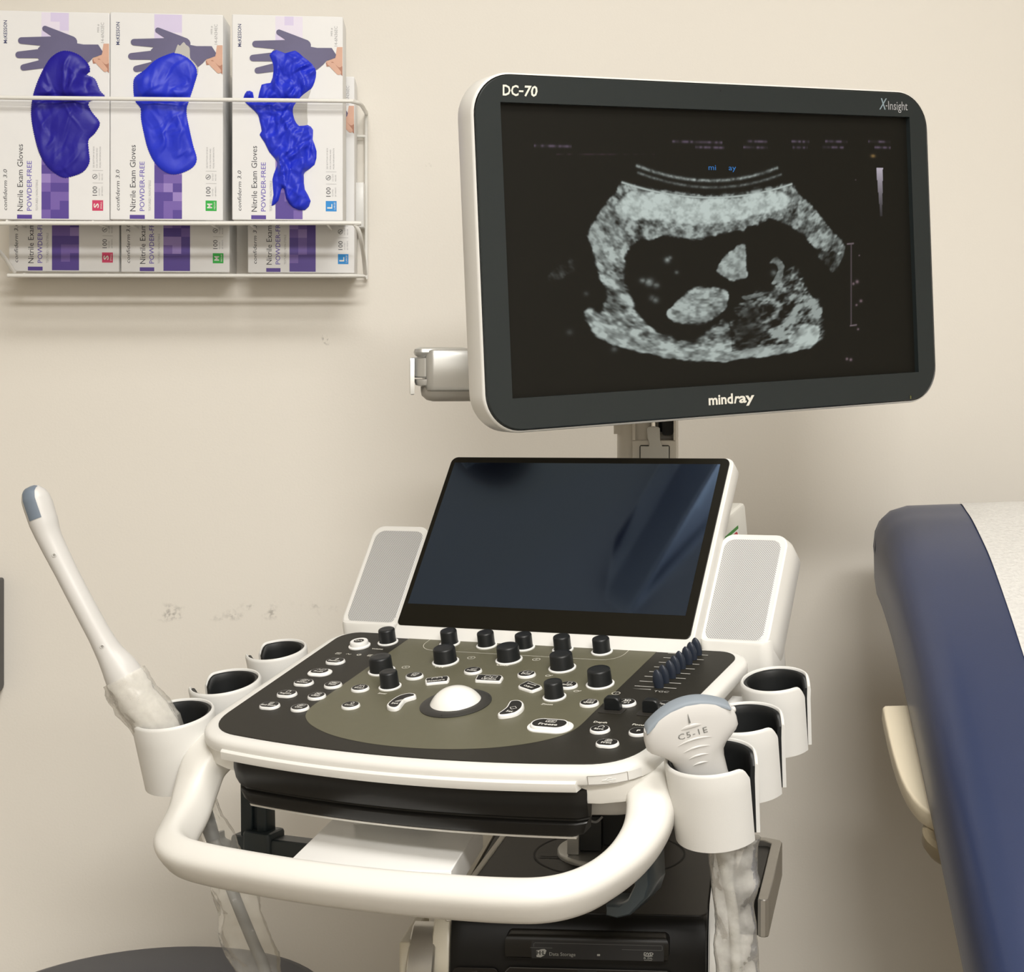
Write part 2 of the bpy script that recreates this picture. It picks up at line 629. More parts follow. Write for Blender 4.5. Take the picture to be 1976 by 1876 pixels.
BX, BY = Vector((math.cos(BYAW), math.sin(BYAW), 0)), Vector((-math.sin(BYAW), math.cos(BYAW), 0))
BF = rot_frame((-0.0376, 1.65, 0.759), BX, BY, Vector((0, 0, 1)))    # cart-body frame (origin: swivel disc on the body top)

cart = thing('ultrasound_machine', 'white and black ultrasound machine on a cart with a fetal scan on its monitor', 'ultrasound machine', (-0.05, 1.68, 0.0))

# ---------------------------------------------------------------- the picture on the monitor
def ultrasound_picture(nx, ny):
    """emission colours for the screen grid: a curved-array sector scan with its read-outs (numbers are mm on the screen)"""
    X, Y = np.meshgrid(np.linspace(0, 478, nx), np.linspace(0, -268, ny))
    def poly(pts):
        r = np.zeros(X.shape, bool)
        n = len(pts)
        j = n - 1
        for i in range(n):
            xi, yi = pts[i]
            xj, yj = pts[j]
            if yi != yj:
                c = ((yi > Y) != (yj > Y)) & (X < (xj - xi) * (Y - yi) / (yj - yi) + xi)
                r ^= c
            j = i
        return r.astype(float)
    def blur(a, mm):
        s = max(0.4, mm * nx / 478.0)
        k = np.arange(-int(3 * s) - 1, int(3 * s) + 2)
        g = np.exp(-k * k / (2 * s * s))
        g /= g.sum()
        a = np.apply_along_axis(lambda v: np.convolve(v, g, 'same'), 0, a)
        return np.apply_along_axis(lambda v: np.convolve(v, g, 'same'), 1, a)
    def seg(pts, w):
        d = np.full(X.shape, 1e9)
        for (x0, y0), (x1, y1) in zip(pts[:-1], pts[1:]):
            dx, dy = x1 - x0, y1 - y0
            t = np.clip(((X - x0) * dx + (Y - y0) * dy) / (dx * dx + dy * dy + 1e-9), 0, 1)
            d = np.minimum(d, np.hypot(X - x0 - t * dx, Y - y0 - t * dy))
        return np.exp(-(d / w) ** 2)
    rng = np.random.RandomState(7)
    ax, ay = 223.0, 60.0
    rr = np.hypot(X - ax, Y - ay)
    th = np.arctan2(X - ax, -(Y - ay))
    def speckle(fr, ft, seed):
        g = np.random.RandomState(seed).rand(260, 420)
        u = (rr / fr) % 259
        v = ((th + 2) * ft) % 419
        i, j = u.astype(int), v.astype(int)
        fu, fv = u - i, v - j
        fu, fv = fu * fu * (3 - 2 * fu), fv * fv * (3 - 2 * fv)
        return (g[i, j] * (1 - fu) + g[i + 1, j] * fu) * (1 - fv) + (g[i, j + 1] * (1 - fu) + g[i + 1, j + 1] * fu) * fv
    sp = 0.25 * speckle(1.5, 80, 1) + 0.35 * speckle(2.6, 48, 2) + 0.40 * speckle(5.5, 26, 3)
    sp = np.clip(0.5 + 1.5 * (sp - 0.5), 0, 1)
    coarse = 0.6 * speckle(7.0, 22, 4) + 0.4 * speckle(13.0, 12, 5)
    T = [(128, -72), (158, -76), (225, -83), (288, -75), (322, -70), (343, -86), (390, -132), (385, -143), (357, -138), (326, -115), (299, -105), (259, -118), (214, -125), (170, -122), (142, -126), (127, -138), (98, -150), (88, -120), (104, -96)]
    TC = [(135, -76), (225, -86), (316, -75), (335, -94), (299, -100), (260, -109), (214, -114), (167, -108), (121, -108), (112, -98)]
    L = [(99, -135), (126, -129), (128, -150), (127, -168), (138, -196), (162, -215), (187, -222), (210, -220), (240, -202), (247, -218), (246, -243), (208, -243), (172, -237), (130, -227), (99, -218), (79, -197), (83, -188), (100, -194), (106, -174), (97, -152)]
    Bd = [(170, -197), (182, -185), (204, -173), (230, -172), (245, -177), (243, -193), (225, -205), (206, -209), (181, -206)]
    H = [(229, -158), (239, -143), (259, -132), (268, -130), (266, -152), (269, -165), (250, -168)]
    H2 = [(293, -150), (305, -142), (314, -153), (309, -169), (296, -172), (306, -156), (300, -150)]
    N = [(256, -182), (301, -177), (304, -169), (309, -169), (307, -177), (264, -187)]
    LR = [(249, -187), (299, -177), (320, -154), (332, -154), (339, -180), (358, -193), (361, -226), (344, -235), (312, -237), (281, -240), (246, -243), (244, -212)]
    LRB = [(313, -224), (337, -209), (359, -216), (348, -235), (316, -236)]
    R2 = [(353, -141), (386, -132), (392, -135), (380, -159), (372, -161)]
    SPK = [(45, -163), (44, -157), (65, -143), (77, -140), (76, -151), (57, -161)]
    arcp = lambda x0, x1, ye, yc: [(x, yc + (ye - yc) * ((x - (x0 + x1) / 2) / ((x1 - x0) / 2)) ** 2) for x in np.linspace(x0, x1, 15)]
    f = np.zeros(X.shape)
    def lay(p, b, amt, gain, con, rag=1.0):
        nonlocal f
        q = blur(poly(p), b)
        q = np.clip((q + rag * (0.55 * (coarse - 0.5) + 0.35 * (sp - 0.5)) - 0.28) / 0.44, 0, 1) * (q > 0.02)
        q = q * q * (3 - 2 * q)
        tex = np.clip(gain + con * (sp - 0.5) * 2 + con * 0.8 * (coarse - 0.5) * 2, 0, 1)
        f = np.maximum(f, q * amt * tex)
    lay(T, 3.0, 0.76, 0.72, 0.46)
    lay(TC, 7.0, 0.90, 0.92, 0.16, 0.4)
    lay(L, 3.6, 0.82, 0.74, 0.50)
    lay(Bd, 2.4, 0.80, 0.84, 0.36)
    lay(H, 2.2, 0.78, 0.84, 0.26)
    lay(H2, 1.6, 0.66, 0.72, 0.3)
    lay(N, 1.2, 0.62, 0.8, 0.25)
    lay(LR, 5.0, 0.70, 0.56, 0.85)
    lay(LRB, 4.0, 0.86, 0.9, 0.25)
    lay(R2, 2.0, 0.46, 0.55, 0.6)
    lay(SPK, 2.5, 0.34, 0.40, 0.7)
    lay([(85, -196), (105, -222), (172, -240), (235, -246), (300, -242), (345, -236), (345, -228), (240, -236), (170, -228), (112, -208)], 1.8, 0.8, 0.8, 0.35)
    f *= 1 - 0.95 * blur(poly([(165, -209), (186, -212), (212, -210), (228, -209), (208, -221), (186, -221), (170, -216)]), 2.0)
    f *= 1 - 0.75 * blur(poly([(249, -196), (276, -190), (284, -214), (270, -236), (252, -232), (247, -212)]), 5.0) * (0.4 + 0.9 * coarse)
    for p, w, a in ((arcp(145, 309, -55, -68.5), 1.7, .75), (arcp(146, 313, -61.5, -75), 1.5, .5)):
        f = np.maximum(f, seg(p, w) * a * (0.55 + 0.8 * (sp - 0.3)))
    f *= 1 - 0.85 * seg(arcp(132, 324, -66.0, -80), 2.0)
    f = np.maximum(f, seg(arcp(128, 326, -71, -85), 1.4) * 0.85)
    for (x, y, w, a) in ((175, -145, 3, .62), (178, -143, 2.2, .5), (185, -157, 2, .4), (154, -166, 4, .62), (146, -164, 3, .5), (161, -169, 3, .55), (160, -183, 3, .55), (156, -181, 3, .4), (84, -175, 2.5, .25), (65, -210, 3, .25), (112, -228, 3, .3), (300, -160, 3, .5)):
        f = np.maximum(f, np.exp(-(((X - x) / (w * 1.3)) ** 2 + ((Y - y) / w) ** 2)) * a * (0.6 + sp * 0.6))
    f = np.clip(f, 0, 1)
    img = np.stack([f * 0.83, f * 0.88, f * 0.86], -1)
    # soft illegible read-outs along the top, cursors and the depth scale
    def addc(mask, c):
        nonlocal img
        img = np.maximum(img, mask[..., None] * np.array(c))
    wob = lambda s, k: np.clip(np.interp(X, np.arange(0, 480, k), np.random.RandomState(s).rand(len(np.arange(0, 480, k)))) * 1.6 - 0.25, 0, 1)
    for i, (a, b, y) in enumerate(((36, 75, -38), (185, 244, -31), (212, 246, -36), (273, 298, -29), (269, 298, -35), (328, 350, -28), (329, 348, -34), (370, 399, -27), (366, 394, -33), (426, 456, -26), (434, 456, -32))):
        addc(np.exp(-((Y - y) / 1.5) ** 2) * ((X > a) & (X < b)) * (0.25 + wob(20 + i, 2.6) * 0.75), (0.34, 0.29, 0.36))
    addc(np.exp(-((Y + 45.5 - (X - 58) * 0.015) / 0.8) ** 2) * ((X > 58) & (X < 165)) * wob(40, 4), (0.18, 0.12, 0.16))
    addc(np.exp(-(((X - 432) / 3.6) ** 2 + ((Y + 41) / 2.0) ** 2)), (0.50, 0.40, 0.24))
    g = np.clip((Y + 104) / 50.0, 0, 1)
    addc((np.abs(X - 440) < 1.2 + 3.2 * g) * ((Y < -53) & (Y > -104)) * (0.18 + 0.6 * g), (0.9, 0.86, 0.92))
    addc(seg([(399, -132), (395, -216)], 0.9) * 0.6, (0.55, 0.48, 0.52))
    for y in (-132, -216):
        addc(seg([(394, y), (402, y + .5)], 0.8) * 0.7, (0.7, 0.62, 0.66))
    for x, y, w in ((405, -171, 2.6), (400, -173, 2), (409, -191, 2.2), (403, -195, 1.6), (409, -144, 1.1), (404, -220, 1.6), (393, -251, 2.2), (388, -250, 2.0), (408, -66, .8)):
        addc(np.exp(-(((X - x) / w) ** 2 + ((Y - y) / (w * .8)) ** 2)) * 0.75, (0.62, 0.52, 0.56))
    return np.clip(img, 0, 1)

def screen_object(name, nx, ny, z, parent):
    img = ultrasound_picture(nx, ny)
    lin = np.where(img <= 0.04045, img / 12.92, ((img + 0.055) / 1.055) ** 2.4)
    X, Y = np.meshgrid(np.linspace(0, 478, nx), np.linspace(0, -268, ny))
    me = bpy.data.meshes.new(name)
    co = np.stack([X.ravel() * MM, Y.ravel() * MM, np.full(X.size, z * MM)], -1)
    idx = np.arange(nx * ny).reshape(ny, nx)
    quads = np.stack([idx[1:, :-1], idx[1:, 1:], idx[:-1, 1:], idx[:-1, :-1]], -1).reshape(-1, 4)
    me.vertices.add(len(co))
    me.vertices.foreach_set('co', co.ravel())
    me.loops.add(quads.size)
    me.loops.foreach_set('vertex_index', quads.ravel())
    me.polygons.add(len(quads))
    me.polygons.foreach_set('loop_start', np.arange(0, quads.size, 4))
    me.update()
    me.validate()
    at = me.color_attributes.new('scan', 'FLOAT_COLOR', 'POINT')
    at.data.foreach_set('color', np.concatenate([lin.reshape(-1, 3), np.ones((nx * ny, 1))], 1).ravel())
    m = bpy.data.materials.new('monitor_picture')
    m.use_nodes = True
    nt = m.node_tree
    b = nt.nodes['Principled BSDF']
    b.inputs['Base Color'].default_value = (*srgb(18, 17, 12), 1)
    b.inputs['Roughness'].default_value = 0.5
    b.inputs['Specular IOR Level'].default_value = 0.25
    va = nt.nodes.new('ShaderNodeVertexColor')
    va.layer_name = 'scan'
    nt.links.new(va.outputs['Color'], b.inputs['Emission Color'])
    b.inputs['Emission Strength'].default_value = SCREEN_EMIT
    me.materials.append(m)
    o = bpy.data.objects.new(name, me)
    COL.objects.link(o)
    WORLD[o] = MF.copy()
    o.parent = parent
    o.matrix_basis = WORLD[parent].inverted() @ MF
    return o

SCREEN_EMIT = 0.80

# ---------------------------------------------------------------- monitor: housing > bezel, screen
mb = MB()
mb.slab(rrect(-28.6, -299.6, 504, 27.6, (37, 37, 40, 40), 12), [(60, -58), (40, -50), (14, -38), (4, -33), (1, -31), (0, -28), (0, -3.5), (0.6, -1.2), (2.0, 0)], 0, None, True, False)
housing = part('monitor_housing', mb, WHITE, cart, MF)
outer = rrect(-25.2, -296.8, 500.6, 24.8, (35, 35, 37, 37), 12)
n1 = len(outer) // 4
mb = MB()
inner = [(0, -268), (478, -268), (478, 0), (0, 0)]
oin = inset(outer, 0.8)
v = [(p[0], p[1], 0.2) for p in outer] + [(p[0], p[1], 1.0) for p in oin] + [(p[0], p[1], 1.0) for p in inner] + [(p[0], p[1], -6.0) for p in inner]
N = len(outer)
f = [(i, (i + 1) % N, N + (i + 1) % N, N + i) for i in range(N)]
for c in range(4):
    for k in range(n1 - 1):
        f.append((N + c * n1 + k, N + c * n1 + k + 1, 2 * N + c))
    f.append((N + c * n1 + n1 - 1, N + (c * n1 + n1) % N, 2 * N + (c + 1) % 4, 2 * N + c))
    f.append((2 * N + c, 2 * N + (c + 1) % 4, 2 * N + 4 + (c + 1) % 4, 2 * N + 4 + c))
mb.add(v, f, 0)
# maker's lettering on the bezel
mb.text('DC', 2.6, 6.2, 1.2, 9.3, 1, w=16.0, bold=0.022, shear=0.05)
mb.text('70', 24.0, 6.2, 1.2, 9.3, 1, w=13.5, bold=0.022, shear=0.16)
mb.flat([(19.0, 9.6), (23.6, 9.6), (23.9, 11.2), (19.3, 11.2)], 1.2, 1)
mb.text('X', 437.5, 6.8, 1.2, 11.5, 2, w=8.5, shear=0.2, bold=0.01)
mb.flat([(446.2, 10.2), (448.4, 10.2), (448.4, 11.2), (446.2, 11.2)], 1.2, 3)
mb.text('Insight', 449.6, 6.8, 1.2, 9.0, 3, w=26.0)
mb.text('mind', 212.0, -286.5, 1.2, 9.4, 1, w=28.5, bold=0.028)
mb.text('r', 241.8, -286.5, 1.2, 9.4, 1, w=5.2, bold=0.03, shear=0.25)
mb.text('ay', 247.6, -286.5, 1.2, 9.4, 1, w=18.6, bold=0.028)
mb.flat(ellipse(239.8, 18.8, 1.0, 1.0, 12), 1.2, 4)
mb.flat([(463.5, -295.8), (467.5, -295.8), (467.5, -291.8), (463.5, -291.8)], 1.2, 4)
mb.flat([(464.6, -295.6), (466.4, -295.6), (466.4, -292.2), (464.6, -292.2)], 1.3, 5)
part('bezel', mb, [BEZEL, PRINTC, mat('blue_grey_print', srgb(150, 168, 178), 0.4, metal=0.3), PRINTG, DARKGAP, mat('olive_mark', srgb(96, 98, 58), 0.5)], housing, MF)
scr = screen_object('screen', 598, 336, -5.0, housing)
mb = MB()
mb.text('mi', 226.3, -58.0, -4.7, 5.2, 0, w=8.6)
mb.text('ay', 250.0, -58.0, -4.7, 5.2, 0, w=8.8)
part('screen_logo', mb, emit('screen_blue', srgb(40, 104, 168), 0.85), housing, MF)

# ---------------------------------------------------------------- monitor arm behind, elbow showing at the left
AF = rot_frame((-0.245, 1.742, 1.2352), Vector((0.985, 0.17, 0.0)), Vector((-0.17, 0.985, 0)), Vector((0, 0, 1)))   # elbow pin
mb = MB()
mb.slab(rrect(14, -22, 175, 22, (9, 4, 4, 9), 6), [(5, -25.5), (1.5, -23.8), (0, -20), (0, 12), (1.5, 16.5), (6, 19)], 0)
mb.slab(rrect(3, -19, 60, 19, (9, 9, 9, 9), 6), [(4, 10), (1, 12), (0, 15), (1.2, 18.2), (6, 20)], 0)
mb.slab(rrect(4, -18, 60, 18, (9, 9, 9, 9), 6), [(4, -20), (1, -19), (0, -16), (0, -13)], 0)
arm = part('monitor_arm', mb, SILVER, cart, AF)
mb = MB()
mb.lathe([(9, -11.5), (15.5, -11.2), (16.5, -10), (16.5, 8.5), (15.5, 9.5), (9, 9.7)], 32, 0, Matrix.Translation((16.5, 0, 0)))
mb.box(-1.0, 3.2, -14, 12, -29, 9, 0, b=1.0)
part('elbow_joint', mb, SILVER, arm, AF)
mb = MB()
mb.slab(rrect(10, -17, 88, 17, 16, 8), [(12, -36), (6, -34.5), (1, -30), (0, -25), (0, -20.5)], 0)
part('elbow_cover', mb, mat('arm_grey', (0.42, 0.40, 0.36), 0.4), arm, AF)
# upper link from the elbow back to the post, then the head that carries the monitor
mcent = MF @ Vector((0.239, -0.134, -0.05))
mb = MB()
p0 = AF @ Vector((0.165, 0.0, -0.003))
mb.tube([tuple(p0 * 1000), tuple((p0 * .45 + mcent * .55) * 1000), tuple((mcent + MNV * -0.02) * 1000)], (24, 20), 16, 0)
mb.tube([tuple((mcent - MNV * 0.045) * 1000), tuple((mcent + MNV * 0.004) * 1000)], 42, 24, 0)
part('monitor_mount', mb, SILVER, cart, Matrix.Identity(4))
pe = AF @ Vector((0.016, 0.02, 0.0))
mb = MB().tube([tuple(pe * 1000), (-130, 1810, 1236), (2, 1815, 1236)], (19, 17), 16, 0)
part('rear_link', mb, SILVER, cart, Matrix.Identity(4))

# ---------------------------------------------------------------- post that rises behind the touch screen
PF = rot_frame((0.0, 1.80, 0.0), Vector((0.998, -0.06, 0)), Vector((0.06, 0.998, 0)), Vector((0, 0, 1)))
POSTM = mat('post_plastic', (0.66, 0.62, 0.55), 0.4)
mb = MB()
mb.slab(rrect(-33, -14, 12, 40, 15, 8), [(0, 700), (0, 1245), (2, 1248)], 0)
mb.box(-15, 31, -20, 40, 700, 1157, 0, b=1.5)
mb.box(-15, -12, -20, 40, 1157, 1248, 0)
mb.box(28.5, 31, -20, 40, 1157, 1248, 0)
mb.box(-12, 28.5, 8, 40, 1157, 1248, 0)
mb.slab(rrect(-36, -10, -24, 6, 3, 3), [(0, 1163), (0, 1200)], 0)
post = part('monitor_post', mb, POSTM, cart, PF)
mb = MB()
PFF = PF @ rot_frame((0, -0.020, 0), (1, 0, 0), (0, 0, 1), (0, -1, 0))
mb.flat(rrect(-7.5, 1128, 24.5, 1152, 2, 3), 0.3, 0)
mb.flat(rrect(-10, 1165, 24, 1248, 4, 3), -22, 0)
mb.slab(rrect(16, 1162, 27.5, 1248, 3, 3), [(0, -20), (0, -8)], 0)
part('post_recess', mb, DARKGAP, post, PF @ rot_frame((0, -0.020, 0), (1, 0, 0), (0, 0, 1), (0, -1, 0)))
mb = MB()
tee = [(-6.3, 1133.5), (23.6, 1133.5), (23.6, 1151), (16.5, 1151), (14.5, 1157), (14, 1170), (12, 1171.5), (2, 1171.5), (0.5, 1169), (1, 1160), (3, 1153.5), (2.5, 1151), (-6.3, 1151)]
mb.plate(tee, 0.5, 5.0, 0, None, 0.8)
part('release_lever', mb, mat('lever_grey', (0.55, 0.54, 0.50), 0.4), post, PFF)
mb = MB()
for i, x in enumerate((-4, 1, 6, 11, 16, 21)):
    mb.lathe([(1.2, 1126), (2.2, 1127), (2.2, 1132), (1.2, 1133)], 12, 0, Matrix.Translation((x, 2, 0)) )
mb.lathe([(3, 1170), (3, 1248)], 14, 0, Matrix.Translation((7, 6, 0)))
part('latch_pins', mb, CHROME, post, PF @ Matrix.Translation((0, -0.0215, 0)))
# ---------------------------------------------------------------- control panel: housing, film, keys, knobs
XC = -4.0
def front_y(x, y0=-256.0, k=5.2e-4):
    return y0 + k * (x - XC) ** 2

def panel_outline(hw_front, hw_back, yb, y0, rf, rb, k=5.2e-4, n=24):
    """panel shape: straight back, flared sides, bowed front, rounded corners"""
    pts = []
    xr, xl = XC + hw_front, XC - hw_front
    pts_front = [(XC + (hw_front - rf) * t, y0 + k * ((hw_front - rf) * t) ** 2) for t in np.linspace(-1, 1, n)]
    yf = y0 + k * (hw_front - rf) ** 2
    sl = 2 * k * (hw_front - rf)
    cor = []
    a0 = math.atan(sl)
    for j in range(1, 11):
        t = j / 10
        # quadratic corner from the end of the bow to the side
        p0 = Vector((XC + hw_front - rf, yf))
        p1 = Vector((XC + hw_front - 1.0, yf + sl * (rf - 1)))
        p2 = Vector((XC + hw_front + (hw_back - hw_front) * 0.15, yf + rf * 1.15))
        # fuller than a plain quadratic
        w = 0.9
        den = (1 - t) ** 2 + 2 * w * t * (1 - t) + t * t
        q = (p0 * (1 - t) ** 2 + p1 * 2 * w * t * (1 - t) + p2 * t * t) / den
        cor.append((q.x, q.y))
    bk = []
    for j in range(0, 9):
        a = 0.5 * PI * j / 8
        bk.append((XC + hw_back - rb + rb * math.cos(a), yb - rb + rb * math.sin(a)))
    right = cor + bk
    left = [(2 * XC - x, y) for x, y in right[::-1]]
    return pts_front + right + left

mb = MB()
OUT = panel_outline(214, 219, 21, -256.5, 44, 30)
mb.slab(OUT, [(16, -26), (6, -16), (0.5, -12.5), (0, -11.5), (0, -5.5), (0.8, -3.2), (2.8, -1.2), (6.5, -0.2), (9, 0)], 0)
panel = part('control_panel', mb, WHITE, cart, CF)
# lower shell of the console under the seam
mb = MB()
LOW = panel_outline(206, 208, 40, -226, 40, 24)
mb.slab(LOW, [(40, -66), (24, -63.5), (12, -57), (6, -44), (3, -28), (0, -16), (0, -13)], 0)
shell = part('lower_shell', mb, WHITE, cart, CF)
# raised front trim below the channel
mb = MB()
xs = np.linspace(-176, 158, 40)
sec = [(3.0, -8.5), (-1.8, -9.2), (-3.2, -10.4), (-3.4, -15.5), (-2.6, -17.4), (6, -18.2), (6, -9)]
mb.loft([[(x, front_y(x) + a, z) for a, z in sec] for x in xs], 0)
part('front_trim', mb, WHITE, panel, CF)
# port cover with the usb mark on the right front corner, and the seam plug on the left
mb = MB()
def along_edge(x, off):
    """point on the housing's front-right edge"""
    best = min(range(len(OUT)), key=lambda i: abs(OUT[i][0] - x) + (1000 if OUT[i][1] > -120 else 0))
    return Vector(OUT[best])
edge = [p for p in OUT if p[0] > 166 and p[1] < -196 and p[0] < 208.5]
for side in (0, 1):
    rings = []
ed = inset(ccw(OUT), -0.35)
ed = [p for p in ed if 163 < p[0] < 205 and p[1] < -200]
ed.sort(key=lambda p: p[0] * 1.0 + p[1] * 0.3)
fr_ = ed
v = [(p[0], p[1], -11.6) for p in fr_] + [(p[0], p[1], -4.8) for p in fr_]
n = len(fr_)
mb.add(v, [(i, i + 1, n + i + 1, n + i) for i in range(n - 1)], 0)
v2 = [(p[0] + .1, p[1] - .1, -12.4) for p in fr_] + [(p[0] + .1, p[1] - .1, -11.8) for p in fr_]
mb.add(v2, [(i, i + 1, n + i + 1, n + i) for i in range(n - 1)], 1)
def epos(t, z, off=0.5):
    u = t * (len(fr_) - 1)
    i = min(int(u), len(fr_) - 2)
    p = Vector(fr_[i]).lerp(Vector(fr_[i + 1]), u - i)
    d_ = (Vector(fr_[i + 1]) - Vector(fr_[i])).normalized()
    return (p.x + d_.y * off, p.y - d_.x * off, z)
mb.tube([epos(0.02, -4.8, .1), epos(0.02, -11.6, .1)], 0.35, 6, 1)
mb.tube([epos(0.72, -4.8, .1), epos(0.72, -11.6, .1)], 0.3, 6, 1)
mb.tube([epos(t, -4.7, .05) for t in np.linspace(0.02, .72, 12)], 0.2, 6, 1)
mb.tube([epos(t, -8.6, .3) for t in np.linspace(0.26, .5, 8)], 0.28, 6, 0)
mb.tube([epos(0.31, -8.6, .3), epos(0.36, -7.2, .3), epos(0.43, -7.2, .3)], 0.26, 6, 0)
mb.tube([epos(0.34, -8.6, .3), epos(0.39, -10, .3), epos(0.45, -10, .3)], 0.26, 6, 0)
part('port_cover', mb, [CUPWHITE, mat('seam_grey', (0.30, 0.28, 0.25), 0.6)], panel, CF)

mb = MB()
BLK = panel_outline(200.5, 208, 12.5, -246.0, 36, 20)
mb.slab(BLK, [(0, -0.2), (0, 0.6), (0.4, 0.8)], 0)
# olive field
OL = [(-134, 12.2), (-134, -60), (-134, -140), (-134, -165), (-131, -178), (-124, -190), (-108, -204), (-80, -218), (-44, -227), (-4, -230),
      (36, -227), (72, -218), (100, -204), (116, -190), (123, -178), (126, -165), (126, -140), (126, -60), (126, 12.2)]
sm = [tuple(p) for p in smooth_open([(a, b, 0) for a, b in OL[2:-2]], 5)]
mb.flat([(OL[0][0], OL[0][1])] + [(p[0], p[1]) for p in sm] + [(OL[-1][0], OL[-1][1])], 0.95, 1)
# thin line around the soft-key knobs
ln = [(-110.5, 12), (-110.5, -6)] + [(-110.5 + 18 * (1 - math.cos(a)), -6 - 18 * math.sin(a)) for a in np.linspace(0.1, PI / 2, 8)]
ln += [(80.5, -24)] + [(80.5 + 18 * math.sin(a), -6 - 18 * math.cos(a)) for a in np.linspace(0.1, PI / 2, 8)] + [(98.5, 12)]
mb.strip(ln, 0.45, 1.05, 2)
# slider scale lines
for k in range(8):
    y = 0.4 - 11.1 * k
    mb.flat(rrect(137.8, y - 0.55, 176.8, y + 0.55, 0.5, 2), 1.05, 3)
mb.flat([(138.5, -83.2), (155.5, -82.4), (155.5, -83.6)], 1.05, 3)
mb.text('TGC', 159.5, -87.6, 1.05, 3.4, 3, w=13.5)
# panel lettering and small icons
T = lambda s, x, y, h, w, mi=2: mb.text(s, x, y, 1.05, h, mi, w=w, align='c', bold=0.02)
T('Volume', -151.0, -29.5, 2.6, 12.5)
T('PW', -63.0, -63.8, 3.2, 9.5)
T('Color', -4.6, -51.0, 3.2, 13.0)
T('Zoom', 78.0, -129.0, 3.0, 11.0)
T('Steer', -84.0, -130.0, 2.6, 9.0)
T('Depth', 140.5, -157.0, 3.0, 12.0)
T('Focus', 175.0, -156.5, 3.0, 12.0)
for cx, cy, s in ((-96.5, -67.5, 'X'), (-44.5, -36.5, 'Y'), (20.5, -31.5, 'Z'), (128.2, -95.5, 'i')):
    for rr in (0.0,):
        el = ellipse(cx, cy, 3.6, 3.0, 20)
        mb.strip(el + el[:1], 0.5, 1.05, 2)
    mb.text(s, cx, cy - 1.3, 1.05, 2.6, 2, align='c')
for cx, cy in ((49.5, -67.0), (91.0, -96.5)):
    el = ellipse(cx, cy, 2.2, 1.6, 14)
    mb.strip(el + el[:1], 0.6, 1.05, 2)
    mb.flat([(cx + 2, cy + .4), (cx + 4, cy + 2.2), (cx + 4.4, cy + 1.6), (cx + 2.2, cy - .4)], 1.05, 2)
ix = [-181, -172, -161, -150.5]
ix = [(-184.5, -44.5), (-172.5, -44.8), (-160.5, -45.0), (-148.0, -45.4)]
mb.strip([(-187, -43), (-182, -43), (-182, -46.4), (-187, -46.4), (-187, -43)], 0.6, 1.05, 2)
mb.strip([(-186, -44.6), (-183, -44.6)], 0.8, 1.05, 2)
mb.strip([(-175.5, -45.2), (-173.8, -43.8), (-171.8, -45.8), (-170, -44.4)], 0.7, 1.05, 2)
el = ellipse(-161, -45, 2.2, 1.8, 14)
mb.strip(el[2:] , 0.7, 1.05, 2)
mb.strip([(-161, -45), (-158.4, -45)], 0.7, 1.05, 2)
mb.strip([(-151, -43.4), (-146, -43.4), (-146, -46.8), (-151, -46.8), (-151, -43.4)], 0.7, 1.05, 2)
mb.strip([(-150, -46.8), (-147.5, -44.5)], 0.9, 1.05, 2)
film_o = part('panel_film', mb, [PANELBLACK, OLIVE, PRINTC, mat('slider_line_grey', (0.46, 0.45, 0.42), 0.6)], panel, CF)

# ---- knobs
def knob(name, x, y, ring, base, top, h):
    m = MB()
    m.lathe([(ring, 0.9), (ring, 1.9), (ring - 0.5, 2.3), (base + 0.2, 2.4), (base + 0.2, 1.2)], 36, 1, cap1=False)
    m.lathe([(base, 1.4), (base, 3.2), (base - 0.2, 4.0), (top + 0.5, h - 1.6), (top + 0.1, h - 0.5), (top - 0.7, h), (top * 0.55, h - 0.15), (0.01, h - 0.25)], 36, 0, cap1=False)
    return part(name, m, [KNOB, KEYRING], panel, CF @ Matrix.Translation((x * MM, y * MM, 0)))
KNOB_SM = (10.0, 8.2, 7.5, 15.0)
KNOB_BIG = (12.6, 10.8, 9.8, 15.5)
for x in (-84.4, -44.6, -4.6, 35.2, 75.0):
    knob('soft_knob', x, -5.6, *KNOB_SM)
knob('volume_knob', -149.8, -10.8, *KNOB_SM)
knob('mode_knob', -64.0, -50.2, *KNOB_BIG)
knob('mode_knob', -4.8, -37.0, *KNOB_BIG)
knob('mode_knob', -114.5, -80.3, *KNOB_BIG)
knob('gain_knob', 55.0, -48.6, *KNOB_BIG)
knob('gain_knob', 106.0, -79.0, *KNOB_BIG)
knob('steer_knob', -85.2, -114.0, 10.3, 8.6, 7.6, 16.0)
knob('zoom_knob', 77.8, -112.5, 10.3, 8.6, 7.6, 16.0)

# ---- trackball
m = MB()
m.lathe([(31.2, 0.9), (31.2, 1.6), (29.5, 2.6), (24, 3.4), (21.2, 3.2), (20.6, 2.0)], 56, 0, cap0=False, cap1=False)
for a in (35, 155, 275):
    ca, sa = math.cos(math.radians(a)), math.sin(math.radians(a))
    m.add([(21 * ca - .5 * sa, 21 * sa + .5 * ca, 3.4), (21 * ca + .5 * sa, 21 * sa - .5 * ca, 3.4), (30 * ca + .5 * sa, 30 * sa - .5 * ca, 2.6), (30 * ca - .5 * sa, 30 * sa + .5 * ca, 2.6)], [(0, 1, 2, 3)], 1)
part('trackball_ring', m, [mat('ring_grey', srgb(48, 47, 44), 0.45), DARKGAP], panel, CF @ Matrix.Translation((-4.3 * MM, -139 * MM, 0)))
m = MB()
RB = 25.5
m.lathe([(RB * math.sin(a), RB * math.cos(a) - 9.5) for a in np.linspace(math.radians(72), 0.0005, 18)], 56, 0, cap0=False, cap1=False)
part('trackball', m, BALL, panel, CF @ Matrix.Translation((-4.3 * MM, -139 * MM, 0)))

